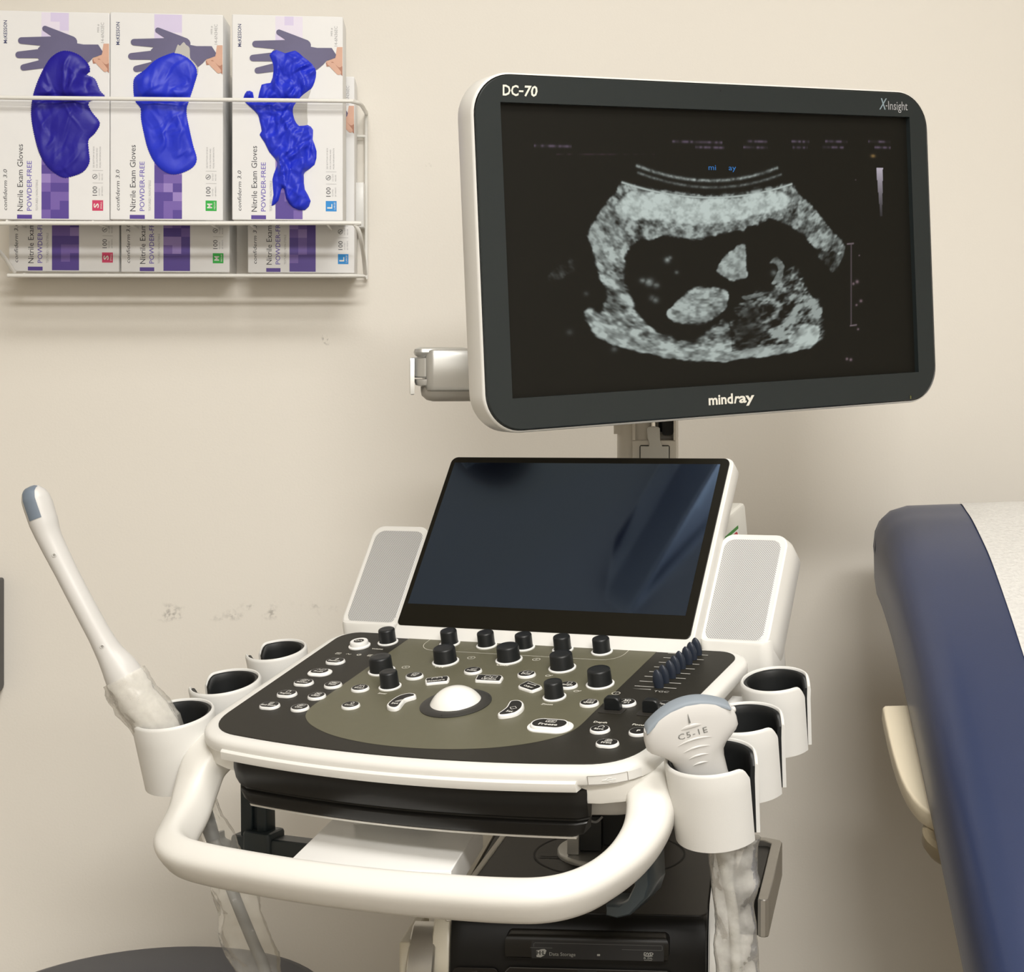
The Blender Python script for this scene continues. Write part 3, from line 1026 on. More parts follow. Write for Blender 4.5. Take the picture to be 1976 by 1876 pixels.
# ---- keys: white ring base, black inlay, legend
def key(name, outline, h=3.3, rim=1.15, text=None, tw=None, th=2.5, ty=-2.6, icon=None, at=(0, 0), rot=0.0, base=None):
    m = MB()
    o = ccw(outline)
    if base:
        m.slab(base, [(0, 0.9), (0, 1.8), (0.6, 2.3)], 0)
    m.slab(o, [(0, 0.9), (0.1, h - 1.4), (0.5, h - 0.4), (1.0, h), (rim, h)], 0, cap1=False)
    inn = inset(o, rim)
    m.flat(inn, h + 0.02, 1)
    if text:
        m.text(text, at[0], at[1] + ty, h + 0.08, th, 2, w=tw, align='c', bold=0.02, rot=rot)
    if icon:
        for it in icon:
            if it[0] == 'l':
                m.strip([(p[0] + at[0], p[1] + at[1]) for p in it[1]], it[2], h + 0.08, 2)
            elif it[0] == 'f':
                m.flat([(p[0] + at[0], p[1] + at[1]) for p in it[1]], h + 0.08, 2)
            else:
                m.text(it[1], it[2] + at[0], it[3] + at[1], h + 0.08, it[4], 2, w=it[5], align='c', bold=0.03)
    return m

def put(name, m, x, y, label=None):
    o = part(name, m, [KEYRING, KEYCAP, PRINTW], panel, CF @ Matrix.Translation((x * MM, y * MM, 0)))
    if label:
        o['label'] = label
    return o
rect = lambda x0, y0, x1, y1, w=0.5: ('l', [(x0, y0), (x1, y0), (x1, y1), (x0, y1), (x0, y0)], w)
OV = stadium(0, 0, 19.6, 13.6)
RD = ellipse(0, 0, 8.6, 7.6, 36)
person = ('f', [(-1.2, 1.0), (0.3, 1.0), (1.6, 3.4), (1.4, 4.6), (0.6, 4.4), (-0.6, 2.4)])
put('patient_key', key('k', OV, text='Patient', tw=12.5, icon=[person]), -173.6, -66.5)
put('probe_key', key('k', OV, text='Probe', tw=10, icon=[('l', [(-4, 2), (-2.4, 4), (-1, 2), (0.5, 2)], .6), rect(1, 1.4, 5, 4.2)], base=stadium(0.3, -0.3, 24, 17)), -173.4, -93.3)
put('review_key', key('k', OV, text='Review', tw=12, icon=[rect(-4, 0.8, 0.4, 3.6), rect(-2.6, 1.8, 1.8, 4.6), ('l', [(3, 2.8), (4.8, 2.8)], .6), ('l', [(3.9, 1.6), (3.9, 4)], .6)]), -173.4, -119.6)
put('report_key', key('k', OV, text='Report', tw=12, icon=[rect(-1.6, .8, 1.8, 4.8), ('l', [(0.4, 4.8), (1.8, 3.4)], .6)]), -173.3, -146.3)
put('end_exam_key', key('k', OV, text='End Exam', tw=15, icon=[rect(-1.6, .8, 2, 4.6), ('l', [(-1, 2), (1.4, 2)], .5), ('l', [(-1, 3.2), (1.4, 3.2)], .5)]), -173.1, -173.2)
put('text_key', key('k', RD, text='Text', tw=8.5, icon=[rect(-4, .8, 4.4, 4.2), ('t', 'ABC', 0.2, 1.6, 1.7, 6.0)]), -141.4, -120.3)
put('clear_key', key('k', RD, text='Clear', tw=9, icon=[rect(-2.6, .8, 3, 4.4), ('l', [(-2, 1.2), (2.4, 4)], .5), ('l', [(-2, 4), (2.4, 1.2)], .5)]), -141.4, -146.6)
put('cine_key', key('k', RD, text='Cine', tw=8, icon=[rect(-3.4, 1, 1, 3.8), rect(-1.6, 2, 3.6, 4.6)]), -141.4, -173.1)
put('scan_key', key('k', RD, text='Scan', tw=9.5, icon=[('l', [(-3.4, .8), (-1.8, 2.8), (-1.8, 4.6)], .6), ('l', [(3.6, .8), (2, 2.8), (2, 4.6)], .6), ('l', [(-.2, 1), (.4, 4.4)], .6)]), -110.4, -123.8)
put('cursor_key', key('k', RD, text='Cursor', tw=10, icon=[('l', [(0.4, .6), (1.9, 2.8), (0.4, 5), (-1.1, 2.8), (0.4, .6)], .6)]), -96.8, -160.9)
put('cw_key', key('k', RD, text='CW', tw=5, icon=[rect(-3, .8, 2.8, 4.4), ('l', [(-2, 1.4), (-.6, 3.8), (.6, 1.4), (2, 3.8)], .5)]), -74.4, -89.2)
put('power_key', key('k', RD, text='Power', tw=10, icon=[('l', [(-2.6, 1), (2.8, 1), (2.8, 4.4), (-2.6, 1)], .6), ('l', [(-.6, 2.2), (3, 4.4)], .5)]), -25.0, -69.2)
put('dual_key', key('k', RD, text='Dual', tw=8.5, icon=[rect(-4.2, .6, 0, 4.4), rect(0, .6, 4.2, 4.4)]), 29.7, -69.8)
put('single_key', key('k', RD, text='Single', tw=10.5, icon=[rect(-1.6, .8, 2.2, 4.6)]), 79.4, -87.8)
put('quad_key', key('k', RD, text='Quad', tw=9, icon=[rect(-2.6, .4, .6, 2.6), rect(.6, .4, 3.8, 2.6), rect(-2.6, 2.6, .6, 4.8), rect(.6, 2.6, 3.8, 4.8)]), 115.0, -122.0)
put('three_d_key', key('k', RD, text='3D', tw=6.5, th=3.4, ty=1.0, icon=[('l', [(-3.6, -3.4), (-3.6, -1), (-.6, -.4), (-.6, -3.8)], .5), ('l', [(.6, -3.4), (.6, -1), (3, -.4), (3, -3.4)], .5)]), 147.0, -116.4)
put('touch_key', key('k', RD, text='iTouch', tw=12, th=2.8, ty=-1.4), 181.2, -116.0)
put('save_key', key('k', RD, text='Save', tw=8.5, icon=[('l', [(-1.8, 1), (-1.8, 3.2), (1, 5), (3, 3), (2, 1)], .6)]), 147.1, -171.6)
put('p_key', key('k', RD, text='P', tw=2.8, th=3.0, ty=-1.5), 181.1, -170.8)
put('print_key', key('k', OV, text='Print', tw=9, icon=[rect(-2.6, .8, 3, 3.6), rect(-1.4, 2.2, 1.8, 5)]), 164.5, -196.0)
put('freeze_key', key('k', stadium(0, 0, 34, 19), rim=2.0, h=4.6, text='Freeze', tw=17, th=3.6, ty=-4.0, icon=[rect(-4.4, 1.8, 4.4, 5.4, .7), ('l', [(-2.4, 2.6), (-2.4, 4.6), (-.4, 3.6), (-2.4, 2.6)], .5), ('l', [(.6, 2.6), (2.6, 3.6), (.6, 4.6), (.6, 2.6)], .5)], base=stadium(0.6, -0.2, 40, 24)), 102.0, -172.0)
MEAS = [(-15.3, 5.4), (-16.2, 9.3), (-7.7, 14.4), (1.7, 17.9), (4.7, 15.4), (8.0, 8.0), (8.2, 4.9), (-0.4, 1.5), (-8.8, -2.3), (-11.1, -1.0)]
UPD = [(-14.6, 0.1), (-17.6, 10.4), (-16.4, 12.2), (5.6, 13.5), (9.0, 10.4), (11.4, 0.6), (10.2, -1.3), (-2.5, -1.9), (-12.9, -1.9)]
CALI = [(-13.9, 3.6), (-14.0, 6.6), (-11.1, 15.0), (-9.1, 16.0), (6.9, 8.0), (9.3, 5.3), (8.9, 1.6), (4.7, -5.3), (2.4, -5.3), (-11.4, 0.9)]
SETL = [(-9.6, -6.3), (-4.0, -11.9), (2.2, -12.5), (4.4, -8.1), (2.7, -0.2), (1.6, 7.8), (6.3, 14.3), (6.0, 17.6), (3.0, 20.5), (-3.6, 20.3), (-9.1, 14.4), (-10.9, 5.0)]
SETR = [(-7.0, -8.2), (-3.6, -11.8), (2.8, -9.9), (8.7, -4.0), (9.5, 6.2), (5.8, 15.9), (0.1, 21.0), (-5.2, 21.0), (-8.6, 18.4), (-8.2, 13.7), (-6.2, 5.5), (-6.4, -2.2)]
def soft(pts):
    """light rounding of a measured key outline"""
    out = []
    n = len(pts)
    for i in range(n):
        a, b, c = Vector(pts[i - 1]), Vector(pts[i]), Vector(pts[(i + 1) % n])
        out += [tuple(b.lerp(a, 0.22)), tuple(b.lerp(a, 0.08)), tuple(b.lerp(c, 0.08)), tuple(b.lerp(c, 0.22))]
    return out
put('measure_key', key('k', soft(MEAS), rim=1.4, text='Measure', tw=17, th=2.6, ty=2.4, at=(-3.6, 1.6), rot=0.42, icon=[('l', [(-5.4, 5.6), (-6.4, 8.2), (1.8, 12), (3.0, 9.4)], .7), ('l', [(-2.2, 10), (-1.6, 8.4)], .6)]), -43.2, -103.5)
put('update_key', key('k', soft(UPD), rim=1.4, text='Update', tw=15, th=2.7, ty=-1.0, at=(-1.6, 2.6), icon=[rect(-6.4, 3.0, -1.4, 7.2, .6), rect(0.6, 3.0, 5.4, 7.2, .6)]), 2.8, -90.3)
put('caliper_key', key('k', soft(CALI), rim=1.4, text='Caliper', tw=11.5, th=2.4, ty=-3.2, rot=-0.35, at=(-3.4, 5.4), icon=[('l', [(-3.6, 4.6), (5.4, 1.2)], .7), ('l', [(-4.0, 3.6), (-3.2, 5.6)], .7), ('l', [(5, .2), (5.8, 2.2)], .7)]), 49.2, -101.6)
put('set_key', key('k', smooth_closed(SETL, 4), rim=1.8, h=4.4, text='Set', tw=6.5, th=3.0, ty=-6.0, at=(-2.8, 1.5), rot=0.1, icon=[('l', [(-2.4, -1), (1.6, 3.6), (4.6, 3.4), (1, -.6), (-2.4, -1)], .6), ('l', [(-.4, -.6), (3.2, 3.6)], .5)]), -52.4, -151.5)
put('set_key', key('k', smooth_closed(SETR, 4), rim=1.8, h=4.4, text='Set', tw=6.5, th=3.0, ty=-6.6, at=(1.6, 2.6), rot=-0.05, icon=[('l', [(-.6, -1), (-3.4, 2.4), (.2, 5), (3.2, 1.6), (-.6, -1)], .6)]), 54.5, -151.5)
m = MB()
m.lathe([(10.6, 0.9), (10.6, 2.0), (9.8, 2.6), (8.9, 2.8), (8.8, 5.6), (8.2, 6.6), (6.0, 6.9), (5.4, 6.6)], 36, 0, cap1=True)
m.flat(ellipse(0, 0, 5.2, 4.6, 28), 6.75, 1)
el = ellipse(-1.8, 0, 1.8, 1.4, 14)
m.strip(el + el[:1], .5, 6.85, 2)
m.strip([(.6, -1), (1.6, 1), (2.4, 1), (3.4, -.8)], .5, 6.85, 2)
m.strip([(.8, .2), (3.6, .4)], .5, 6.85, 2)
put('power_button', m, -173.6, -24.2, 'round white power button with a dark centre')

# ---- depth and focus paddles
for x, nm in ((140.2, 'depth_paddle'), (174.9, 'focus_paddle')):
    m = MB()
    m.rbox(-11, 11, -9, 4, 0.6, 1.5, 2.5, 0.4, 1)
    # upright rounded blade
    fr2 = rot_frame((0, 0, 0), (1, 0, 0), (0, 0, 1), (0, -1, 0))
    m.slab(rrect(-7.2, 1.2, 7.2, 12.6, (0.5, 0.5, 4, 4), 6), [(0.8, -3.2), (0, -2.4), (0, 2.4), (0.8, 3.2)], 0, fr2)
    part(nm, m, [KNOB, mat('paddle_base', srgb(38, 36, 32), 0.5)], panel, CF @ Matrix.Translation((x * MM, -128.5 * MM, 0)))

# ---- eight slider tabs
for k, xk in enumerate((166.6, 166.2, 166.0, 164.0, 163.4, 163.4, 161.6, 160.8)):
    m = MB()
    rings = []
    for t in np.linspace(0, 1, 9):
        hz = 1.0 + 16.0 * t
        w = 5.0 * math.sqrt(max(0.0, 1 - (max(0, t - .28) / .735) ** 2)) * (0.86 + 0.5 * min(t, .28))
        d = 2.5 * math.sqrt(max(0.0, 1 - (max(0, t - .3) / .72) ** 2)) + 0.1
        rings.append([(w * math.cos(a) + t * -1.0, d * math.sin(a), hz) for a in np.linspace(0, 2 * PI, 18, endpoint=False)])
    m.loft(rings, 0)
    part('gain_slider', m, SLIDER, panel, CF @ Matrix.Translation((xk * MM, (0.4 - 11.1 * k) * MM, 0)))

# ---------------------------------------------------------------- keyboard drawer under the front edge
mb = MB()
def dsec(x, e):
    """front profile of the drawer (y offset from the bow, z); e pulls the ends in"""
    return [(14, -18), (1.0 + e, -18.2), (-1.6 + e, -19.5), (-3.2 + e, -27), (-2.6 + e, -36), (-0.6 + e, -42), (2.6 + e, -43), (3.2 + e, -44.4), (2.6 + e, -45.6),
            (-0.6 + e, -46.2), (-1.6 + e, -47.2), (-1.4 + e, -54), (0.2 + e, -57.2), (6 + e, -58.2), (20, -58.4)]
rings = []
for x in np.linspace(-1, 1, 46):
    sx = x
    e = 4.0 * max(0, abs(x) - 0.965) / 0.035
    ring = []
    for a, z in dsec(x, e):
        hw = 166 - (0 if z > -30 else (abs(z) - 30) ** 2 * 0.010)
        px = XC + sx * hw
        ring.append((px, front_y(px, -250.5, 4.6e-4) + a, z))
    rings.append(ring)
mb.loft(rings, 0)
part('keyboard_drawer', mb, BLACKP, cart, CF)

mb = MB()
tr = [(x, front_y(x, -249.0, 4.6e-4)) for x in np.linspace(-158, 150, 24)]
mb.slab(tr + [(146, -200), (-154, -200)], [(3, -61.5), (0.5, -60.5), (0, -58.5)], 0)
part('drawer_tray', mb, mat('tray_grey', (0.60, 0.58, 0.53), 0.4), cart, CF)

# ---------------------------------------------------------------- wrap-round handle bar
L_ = [(-196, -170, -26), (-208, -200, -27), (-216, -218, -37), (-215, -235, -52), (-208, -257, -63), (-198, -284, -67), (-186, -306, -67), (-166, -320, -67), (-136, -326.5, -67), (-95, -330.5, -67), (-50, -333.5, -67)]
hp = L_ + [(XC, -334.5, -67)] + [(2 * XC - x, y, z) for x, y, z in L_[::-1]]
path = smooth_open(hp, 6)
nn = len(path)
rad = []
for i, p in enumerate(path):
    t = abs(i / (nn - 1) * 2 - 1)                 # 1 at the roots, 0 in the middle
    w = 13.5 + 7.5 * max(0.0, min(1.0, (t - 0.55) / 0.30)) ** 1.3
    h = 16.5 + 1.0 * max(0, (t - 0.80) / 0.20)
    rad.append((w, h))
mb = MB().tube(path, rad, 28, 0, None, (0, 0, 1), True, 3.0)
for s in (1, -1):
    web = [(150, -237), (176, -234), (200, -224), (213, -206), (214, -150), (190, -150), (188, -196), (184, -210), (176, -220), (162, -227), (150, -229)]
    mb.slab([(XC + s * x, y) for x, y in web], [(4, -33), (1, -31), (0, -27), (0, -14)], 0)
hb = part('handle_bar', mb, mat('handle_plastic', (0.75, 0.735, 0.69), 0.40, mottle=0.03, mscale=14, bump=0.04, bscale=1200), cart, CF)

# ---------------------------------------------------------------- probe cups, three a side
def cup(side, y, r, h, n=72):
    """open C of white shell with a black rubber lining; slot faces outwards"""
    c = 0.0 if side > 0 else PI
    a0, a1 = c + math.radians(19), c + 2 * PI - math.radians(17)
    sh = MB()
    tap = math.tan(math.radians(3.0))
    def sweep(m, prof, mi=0):
        rings = []
        for k in range(n + 1):
            a = a0 + (a1 - a0) * k / n
            u = min(k, n - k) / n
            dip = 9.0 * max(0, 1 - u / 0.06) ** 2.5        # rim rounds down at the slot edges
            ring = []
            for rr, z in prof:
                z2 = z - (dip if z > -12 else 0)
                # the slot narrows towards the foot
                k2 = (0.55 * (-z / h)) * math.radians(12) * (1 - k / n * 2)
                aa = a - k2 * max(0, 1 - u / 0.2)
                q = rr + z * tap
                ring.append((q * math.cos(aa), q * math.sin(aa), z2))
            rings.append(ring)
        m.loft(rings, mi)
    sweep(sh, [(r - 3.0, -h), (r, -h), (r, -20), (r, -3.0), (r - 0.5, -1.2), (r - 1.5, -0.1), (r - 2.4, -0.3), (r - 3.0, -1.2), (r - 3.0, -20)])
    # bracket to the console side
    bx = -1 if side > 0 else 1
    sh.box(bx * (r + 14), bx * (r - 5), -9, 9, -44, -22, 0, None, 1.0)
    fr = CF @ Matrix.Translation(((256.0 * side - 3.0) * MM, y * MM, 0.0))
    o = part('probe_cup', sh, CUPWHITE, cart, fr)
    li = MB()
    sweep(li, [(r - 6.8, -h), (r - 3.02, -h), (r - 3.02, -20), (r - 3.02, -2.2), (r - 4.0, -1.6), (r - 5.6, -2.2), (r - 6.6, -4.6), (r - 6.8, -9), (r - 6.8, -20)])
    part('cup_lining', li, LINING, o, fr)
    return o
for side in (1, -1):
    for y, r, h in ((-199, 36.5, 64), (-123, 33.5, 62), (-40.5, 30.0, 61)):
        cup(side, y, r, h)

# ---------------------------------------------------------------- touch screen
mb = MB()
mb.slab(rrect(-6.2, -205, 307.5, 8.0, (4, 4, 9, 9), 6), [(6, -24), (1.5, -21), (0, -17), (0, -2.0), (0.5, -0.6), (1.6, 0)], 0)
touch = part('touch_screen', mb, WHITE, cart, TF)
mb = MB()
mb.slab(rrect(-4.9, -188.2, 303.2, 6.9, (5, 5, 7, 7), 6), [(0, -0.2), (0, 0.5), (0.5, 0.8)], 0)
part('glass_front', mb, mat('black_glass', srgb(20, 18, 11), 0.3, spec=0.3, mottle=0.06), touch, TF)
TOUCHM = mat('dark_display', (0.0010, 0.0014, 0.0075), 0.09, spec=0.9, mottle=0.03)
TOUCHM.node_tree.nodes['Principled BSDF'].inputs['IOR'].default_value = 2.1
TOUCHM.node_tree.nodes['Principled BSDF'].inputs['Specular Tint'].default_value = (0.46, 0.66, 1.0, 1.0)
mb = MB().flat([(0, -164.7), (294, -164.7), (294, 0), (0, 0)], 0.95, 0)
part('display_area', mb, TOUCHM, touch, TF)
# housing behind the touch screen with its safety sticker
mb = MB()
mb.rbox(-100, 137, 118, 236, -30, 74, 4, 4, 0)
rh = part('rear_housing', mb, mat('rear_plastic', (0.66, 0.65, 0.60), 0.45), cart, CF)
mb = MB()
SFR = rot_frame((137.3, 0, 0), (0, 1, 0), (0, 0, 1), (1, 0, 0))
mb.flat([(126, 12), (208, 12), (208, 58), (126, 58)], 0, 0, SFR)
mb.flat([(126, 54.5), (208, 54.5), (208, 58), (126, 58)], .1, 1, SFR)
mb.flat(rrect(192, 30, 205, 53, 4, 3), .1, 2, SFR)
mb.strip([(150, 40), (156, 45), (162, 39), (168, 45), (175, 40), (183, 45)], 2.6, .1, 3, SFR)
part('sticker', mb, [mat('sticker_white', (.8, .8, .77), .5), mat('sticker_green', srgb(70, 140, 60), .5), mat('sticker_red', srgb(190, 60, 70), .5), KEYCAP], rh, CF)

# ---------------------------------------------------------------- speakers either side of the touch screen
def grille_material():
    m = bpy.data.materials.new('perforated_grille')
    m.use_nodes = True
    nt = m.node_tree
    L = nt.links.new
    b = nt.nodes['Principled BSDF']
    tc = nt.nodes.new('ShaderNodeTexCoord')
    sc = nt.nodes.new('ShaderNodeVectorMath')
    sc.operation = 'MULTIPLY'
    sc.inputs[1].default_value = (1 / 0.0022, 1 / 0.0022, 0)
    L(tc.outputs['Object'], sc.inputs[0])
    def dots(off):
        a = nt.nodes.new('ShaderNodeVectorMath')
        a.operation = 'ADD'
        a.inputs[1].default_value = (off, off, 0)
        L(sc.outputs[0], a.inputs[0])
        fr = nt.nodes.new('ShaderNodeVectorMath')
        fr.operation = 'FRACTION'
        L(a.outputs[0], fr.inputs[0])
        sb = nt.nodes.new('ShaderNodeVectorMath')
        sb.operation = 'SUBTRACT'
        sb.inputs[1].default_value = (0.5, 0.5, 0)
        L(fr.outputs[0], sb.inputs[0])
        ln = nt.nodes.new('ShaderNodeVectorMath')
        ln.operation = 'LENGTH'
        L(sb.outputs[0], ln.inputs[0])
        return ln.outputs['Value']
    mn = nt.nodes.new('ShaderNodeMath')
    mn.operation = 'MINIMUM'
    L(dots(0.0), mn.inputs[0])
    L(dots(0.5), mn.inputs[1])
    mr = nt.nodes.new('ShaderNodeMapRange')
    mr.inputs['From Min'].default_value = 0.18
    mr.inputs['From Max'].default_value = 0.26
    L(mn.outputs[0], mr.inputs['Value'])
    mx = nt.nodes.new('ShaderNodeMix')
    mx.data_type = 'RGBA'
    mx.inputs['A'].default_value = (0.16, 0.16, 0.16, 1)
    mx.inputs['B'].default_value = (0.60, 0.60, 0.595, 1)
    L(mr.outputs[0], mx.inputs['Factor'])
    L(mx.outputs['Result'], b.inputs['Base Color'])
    b.inputs['Roughness'].default_value = 0.42
    b.inputs['Metallic'].default_value = 0.15
    return m
GRILLE = grille_material()
for side in (1, -1):
    # x in the touch frame, mirrored about the middle of the console
    mx_ = lambda x: x if side > 0 else 2 * 146.2 - x
    def ol(x0, y0, x1, y1, r):
        a, b = sorted((mx_(x0), mx_(x1)))
        return rrect(a, y0, b, y1, r, 7)
    mb = MB()
    o = ol(305.5, -186.5, 372.8, -68.0, 13)
    front = [(2.2, -14.2), (0.6, -15.0), (0, -16.6), (-1.2, -22), (-2.6, -27), (-2.6, -50), (3, -64), (12, -72)]
    mb.slab(o, [(d, z) for d, z in front[::-1]], 0)
    # foot flowing down onto the console back
    a, b = sorted((mx_(308), mx_(371)))
    MLOC = TF.inverted() @ CF
    sp = part('speaker', mb, WHITE, cart, TF)
    mb = MB()
    x0, x1 = ((158, 226) if side > 0 else (-228, -161))
    mb.rbox(x0, x1, 23.5, 74, -44, 6, 10, 3, 0)
    part('speaker_foot', mb, WHITE, sp, CF)
    mb = MB()
    mb.slab(ol(310.3, -180.2, 366.8, -74.6, 10), [(0, -14.4), (0, -13.9), (0.6, -13.6)], 0)
    part('grille', mb, GRILLE, sp, TF)

# ---------------------------------------------------------------- cable hooks hanging under the console
HFR = lambda x, y, z: rot_frame((x, y, z), R, Vector((-R.y, R.x, 0)).normalized(), Vector((0, 0, 1)))
m = MB()
m.slab(rrect(-16, -7, -2.5, 9, 2, 3), [(1, -2), (0, 0), (0, 100)], 0)
m.slab(rrect(2.5, -7, 14, 9, 2, 3), [(1, -2), (0, 0), (1, 100)], 0)
m.rbox(-13, 10, -3, 5, 0, 100, 2, 1, 0)
m.rbox(-26, 64, -10, 12, -22, 0, 4, 3, 0)
m.rbox(-10, 22, -14, 14, -26, 6, 5, 3, 0)
m.tube(smooth_open([(-20, 0, -12), (-32, -2, -12), (-40, -4, -8), (-42, -4, 0)], 5), (6, 4), 12, 0)
part('cable_hook', m, HOOK, cart, HFR(-0.371, 1.605, 0.790))
m = MB()
o = [(0, 90), (14, 80), (16, 34), (12, 22), (-2, 7), (-14, 3), (-24, 4), (-24, 13), (-12, 14), (-4, 20), (2, 32), (2, 60)]
m.slab(o, [(1.5, -18), (0, -16), (0, 16), (1.5, 18)], 0, rot_frame((0, 0, 0), (1, 0, 0), (0, 0, 1), (0, -1, 0)))
part('cable_hook', m, mat('hook_smoke', srgb(66, 76, 82), 0.3, mottle=0.06), cart, HFR(-0.006, 1.40, 0.780))
# ---------------------------------------------------------------- cart body below the console
BODYM = mat('body_black', srgb(25, 22, 18), 0.42, spec=0.3, mottle=0.06, bump=0.04, bscale=1500)
mb = MB()
top = rrect(-122, -176, 102, 130, (6, 10, 12, 12), 6)
mb.slab(top, [(0, -14), (0, -1.2), (0.4, -0.4), (1.2, 0)], 0)
body = part('body_top', mb, BODYM, cart, BF)
mb = MB()
ring = ellipse(0, 0, 73.5, 73.5, 64)
mb.strip(ring + ring[:1], 2.0, 0.35, 0)
mb.strip([(-66, -14), (-46, -14)], 1.6, 0.35, 0)
mb.strip([(-66, -20), (-46, -20)], 1.6, 0.35, 0)
part('swivel_mark', mb, DARKGAP, body, BF)
mb = MB()
mb.lathe([(51, 0.2), (51, 4.2), (50, 5.6), (46, 6.4), (36, 6.6)], 56, 0)
part('swivel_disc', mb, SILVER, body, BF)
# lift column: side plates and a dark core up to the console
mb = MB()
mb.box(-38, -27, -30, 40, 6, 150, 0, None, 1.5)
mb.box(24, 36, -30, 40, 6, 150, 0, None, 1.5)
mb.box(-27, 24, -10, 44, 60, 150, 0, None, 1.0)
col = part('lift_column', mb, SILVER, cart, BF)
mb = MB()
mb.box(-27, -6, -22, 30, 8, 42, 0, None, 1)
mb.box(-6, 24, -2, 38, 8, 150, 0, None, 1)
mb.tube(smooth_open([(-26, -31, 60), (-18, -34, 44), (-10, -34, 40), (-4, -30, 44)], 5), 1.2, 8, 1)
part('column_core', mb, [KNOB, PRINTG], col, BF)
# front fascia, bowed, with the disc-drive recess
mb = MB()
prof = [(-176, -1), (-183, -3), (-189, -10), (-194, -30), (-197, -70), (-198, -130), (-196, -220), (-188, -320), (-176, -420)]
xs = [-122, -121, -118] + list(np.linspace(-112, 92, 12)) + [98, 101, 102]
rings = []
for x in xs:
    e = 3.0 if x in (-122, 102) else (0.8 if x in (-121, 101) else 0)
    rings.append([(x, y + e, z) for y, z in prof] + [(x, 120, -420), (x, 120, -1)])
mb.loft(rings, 0)
fas = part('front_fascia', mb, mat('fascia_black', srgb(15, 14, 12), 0.42, spec=0.2, mottle=0.06), cart, BF)
# curved white side panels and the silver band on the left
for x0, x1, nm, mm_ in ((103, 122, 'side_panel', WHITE), (-140, -123, 'side_panel', mat('side_beige', (0.62, 0.58, 0.48), 0.4))):
    mb = MB()
    sp_ = [(-150, 1.0), (-170, -6), (-184, -22), (-191, -50), (-194, -110), (-194, -200), (-184, -330), (-170, -440)]
    rings = []
    for x in (x0, x0 + 1.5, x1 - 4, x1 - 1, x1):
        e = {x0: 1.5, x0 + 1.5: 0, x1 - 4: 0.5, x1 - 1: 3, x1: 7}[x] if x0 > 0 else {x0: 7, x0 + 1.5: 2.5, x1 - 4: 0, x1 - 1: 0, x1: 1}[x]
        rings.append([(x, y + e, z) for y, z in sp_] + [(x, 150, -440), (x, 150, 1)])
    mb.loft(rings, 0)
    part(nm, mb, mm_, cart, BF)
mb = MB()
bp_ = [(-168, -18), (-186, -30), (-197, -52), (-203, -90), (-205, -150), (-200, -260)]
rings = [[(x, y + e, z - e * .4) for y, z in bp_] + [(x, y + 14, z) for y, z in bp_[::-1]] for x, e in ((-160, 2), (-158.5, 0), (-137.5, 0), (-136, 1.5))]
mb.loft(rings, 0)
part('corner_band', mb, STEEL, cart, BF)
mb = MB().rbox(-168, -158, -186, -100, -420, -26, 3, 2, 0)
part('corner_post', mb, mat('post_beige', (0.60, 0.56, 0.46), 0.45), cart, BF)
# disc drive
mb = MB()
DX0, DX1 = -71, 70
mb.slab([(DX0, -206.5), (DX1, -206.5), (DX1 + 1, -160), (DX0 - 1, -160)], [(3, -30.5), (0.6, -29), (0, -26), (0, -15), (1.2, -12.2), (4, -10.4)], 0)
DFR = BF @ rot_frame((0, -0.2068, 0), (1, 0, 0), (0, 0, 1), (0, -1, 0))
dv = part('disc_drive', mb, mat('drive_black', srgb(20, 18, 14), 0.35, spec=0.3, mottle=0.05), cart, BF)
mb = MB()
mb.flat(rrect(-48, -29.6, 66, -14.6, 1, 3), 0.1, 0)
mb.strip([(-46, -19.6), (-46, -17.0), (-44.6, -16.2), (64, -16.2), (64.6, -17), (64.6, -19.8), (63.5, -20.2), (30, -20.2)], 0.28, 0.3, 1)
mb.strip([(-49, -20.4), (-30, -20.4)], 0.35, 0.3, 1)
mb.slab(rrect(8.6, -26.2, 11.2, -24.6, .4, 2), [(0, 0.1), (0, .5)], 2)
# maker's mark, HL Data Storage
mb.flat([(-43.6, -28.4), (-40, -28.6), (-36.4, -26.6), (-35.0, -22.6), (-36.6, -21.4), (-39.4, -21.6), (-41.6, -22.4), (-43.8, -22.6)], 0.3, 2)
mb.text('H', -43.6, -26.4, 0.4, 3.4, 0, w=3.4, bold=0.03)
mb.text('L', -38.6, -26.4, 0.4, 3.4, 0, w=2.9, bold=0.03)
mb.flat(ellipse(-39.4, -24.6, .45, .45, 8), 0.4, 0)
mb.text('Data Storage', -32.5, -26.9, 0.3, 2.9, 2, w=22.5)
mb.text('DVD', 48.6, -24.4, 0.3, 2.2, 2, w=8.2, shear=0.15, bold=0.03)
el = ellipse(52.6, -25.2, 4.0, 0.45, 16)
mb.flat(el, 0.3, 2)
mb.text('R DL', 48.8, -27.8, 0.3, 1.5, 2, w=7.6)
mb.text('ReWritable', 49.2, -29.2, 0.3, 0.9, 2, w=6.6)
part('drive_front', mb, [DARKGAP, mat('drive_line', (0.10, 0.10, 0.10), 0.4), mat('drive_print', (0.30, 0.30, 0.28), 0.5)], dv, DFR)
mb = MB()
mb.slab(rrect(-72, -130, 72, -41, 4, 4), [(0, -0.6), (0, 0.3)], 0)
mb.strip([(-72, -60), (-72, -45), (-68, -41), (68, -41), (72, -45), (72, -60)], 0.7, 0.5, 1)
mb.slab(rrect(-9, -46, 8, -41.2, 1, 2), [(0, .3), (0, .8)], 2)
mb.rbox(-118, -78, -70, -42, -1, 0.6, 5, .4, 0)
mb.text('usb', -101, -46.5, 0.8, 2.2, 1, w=5)
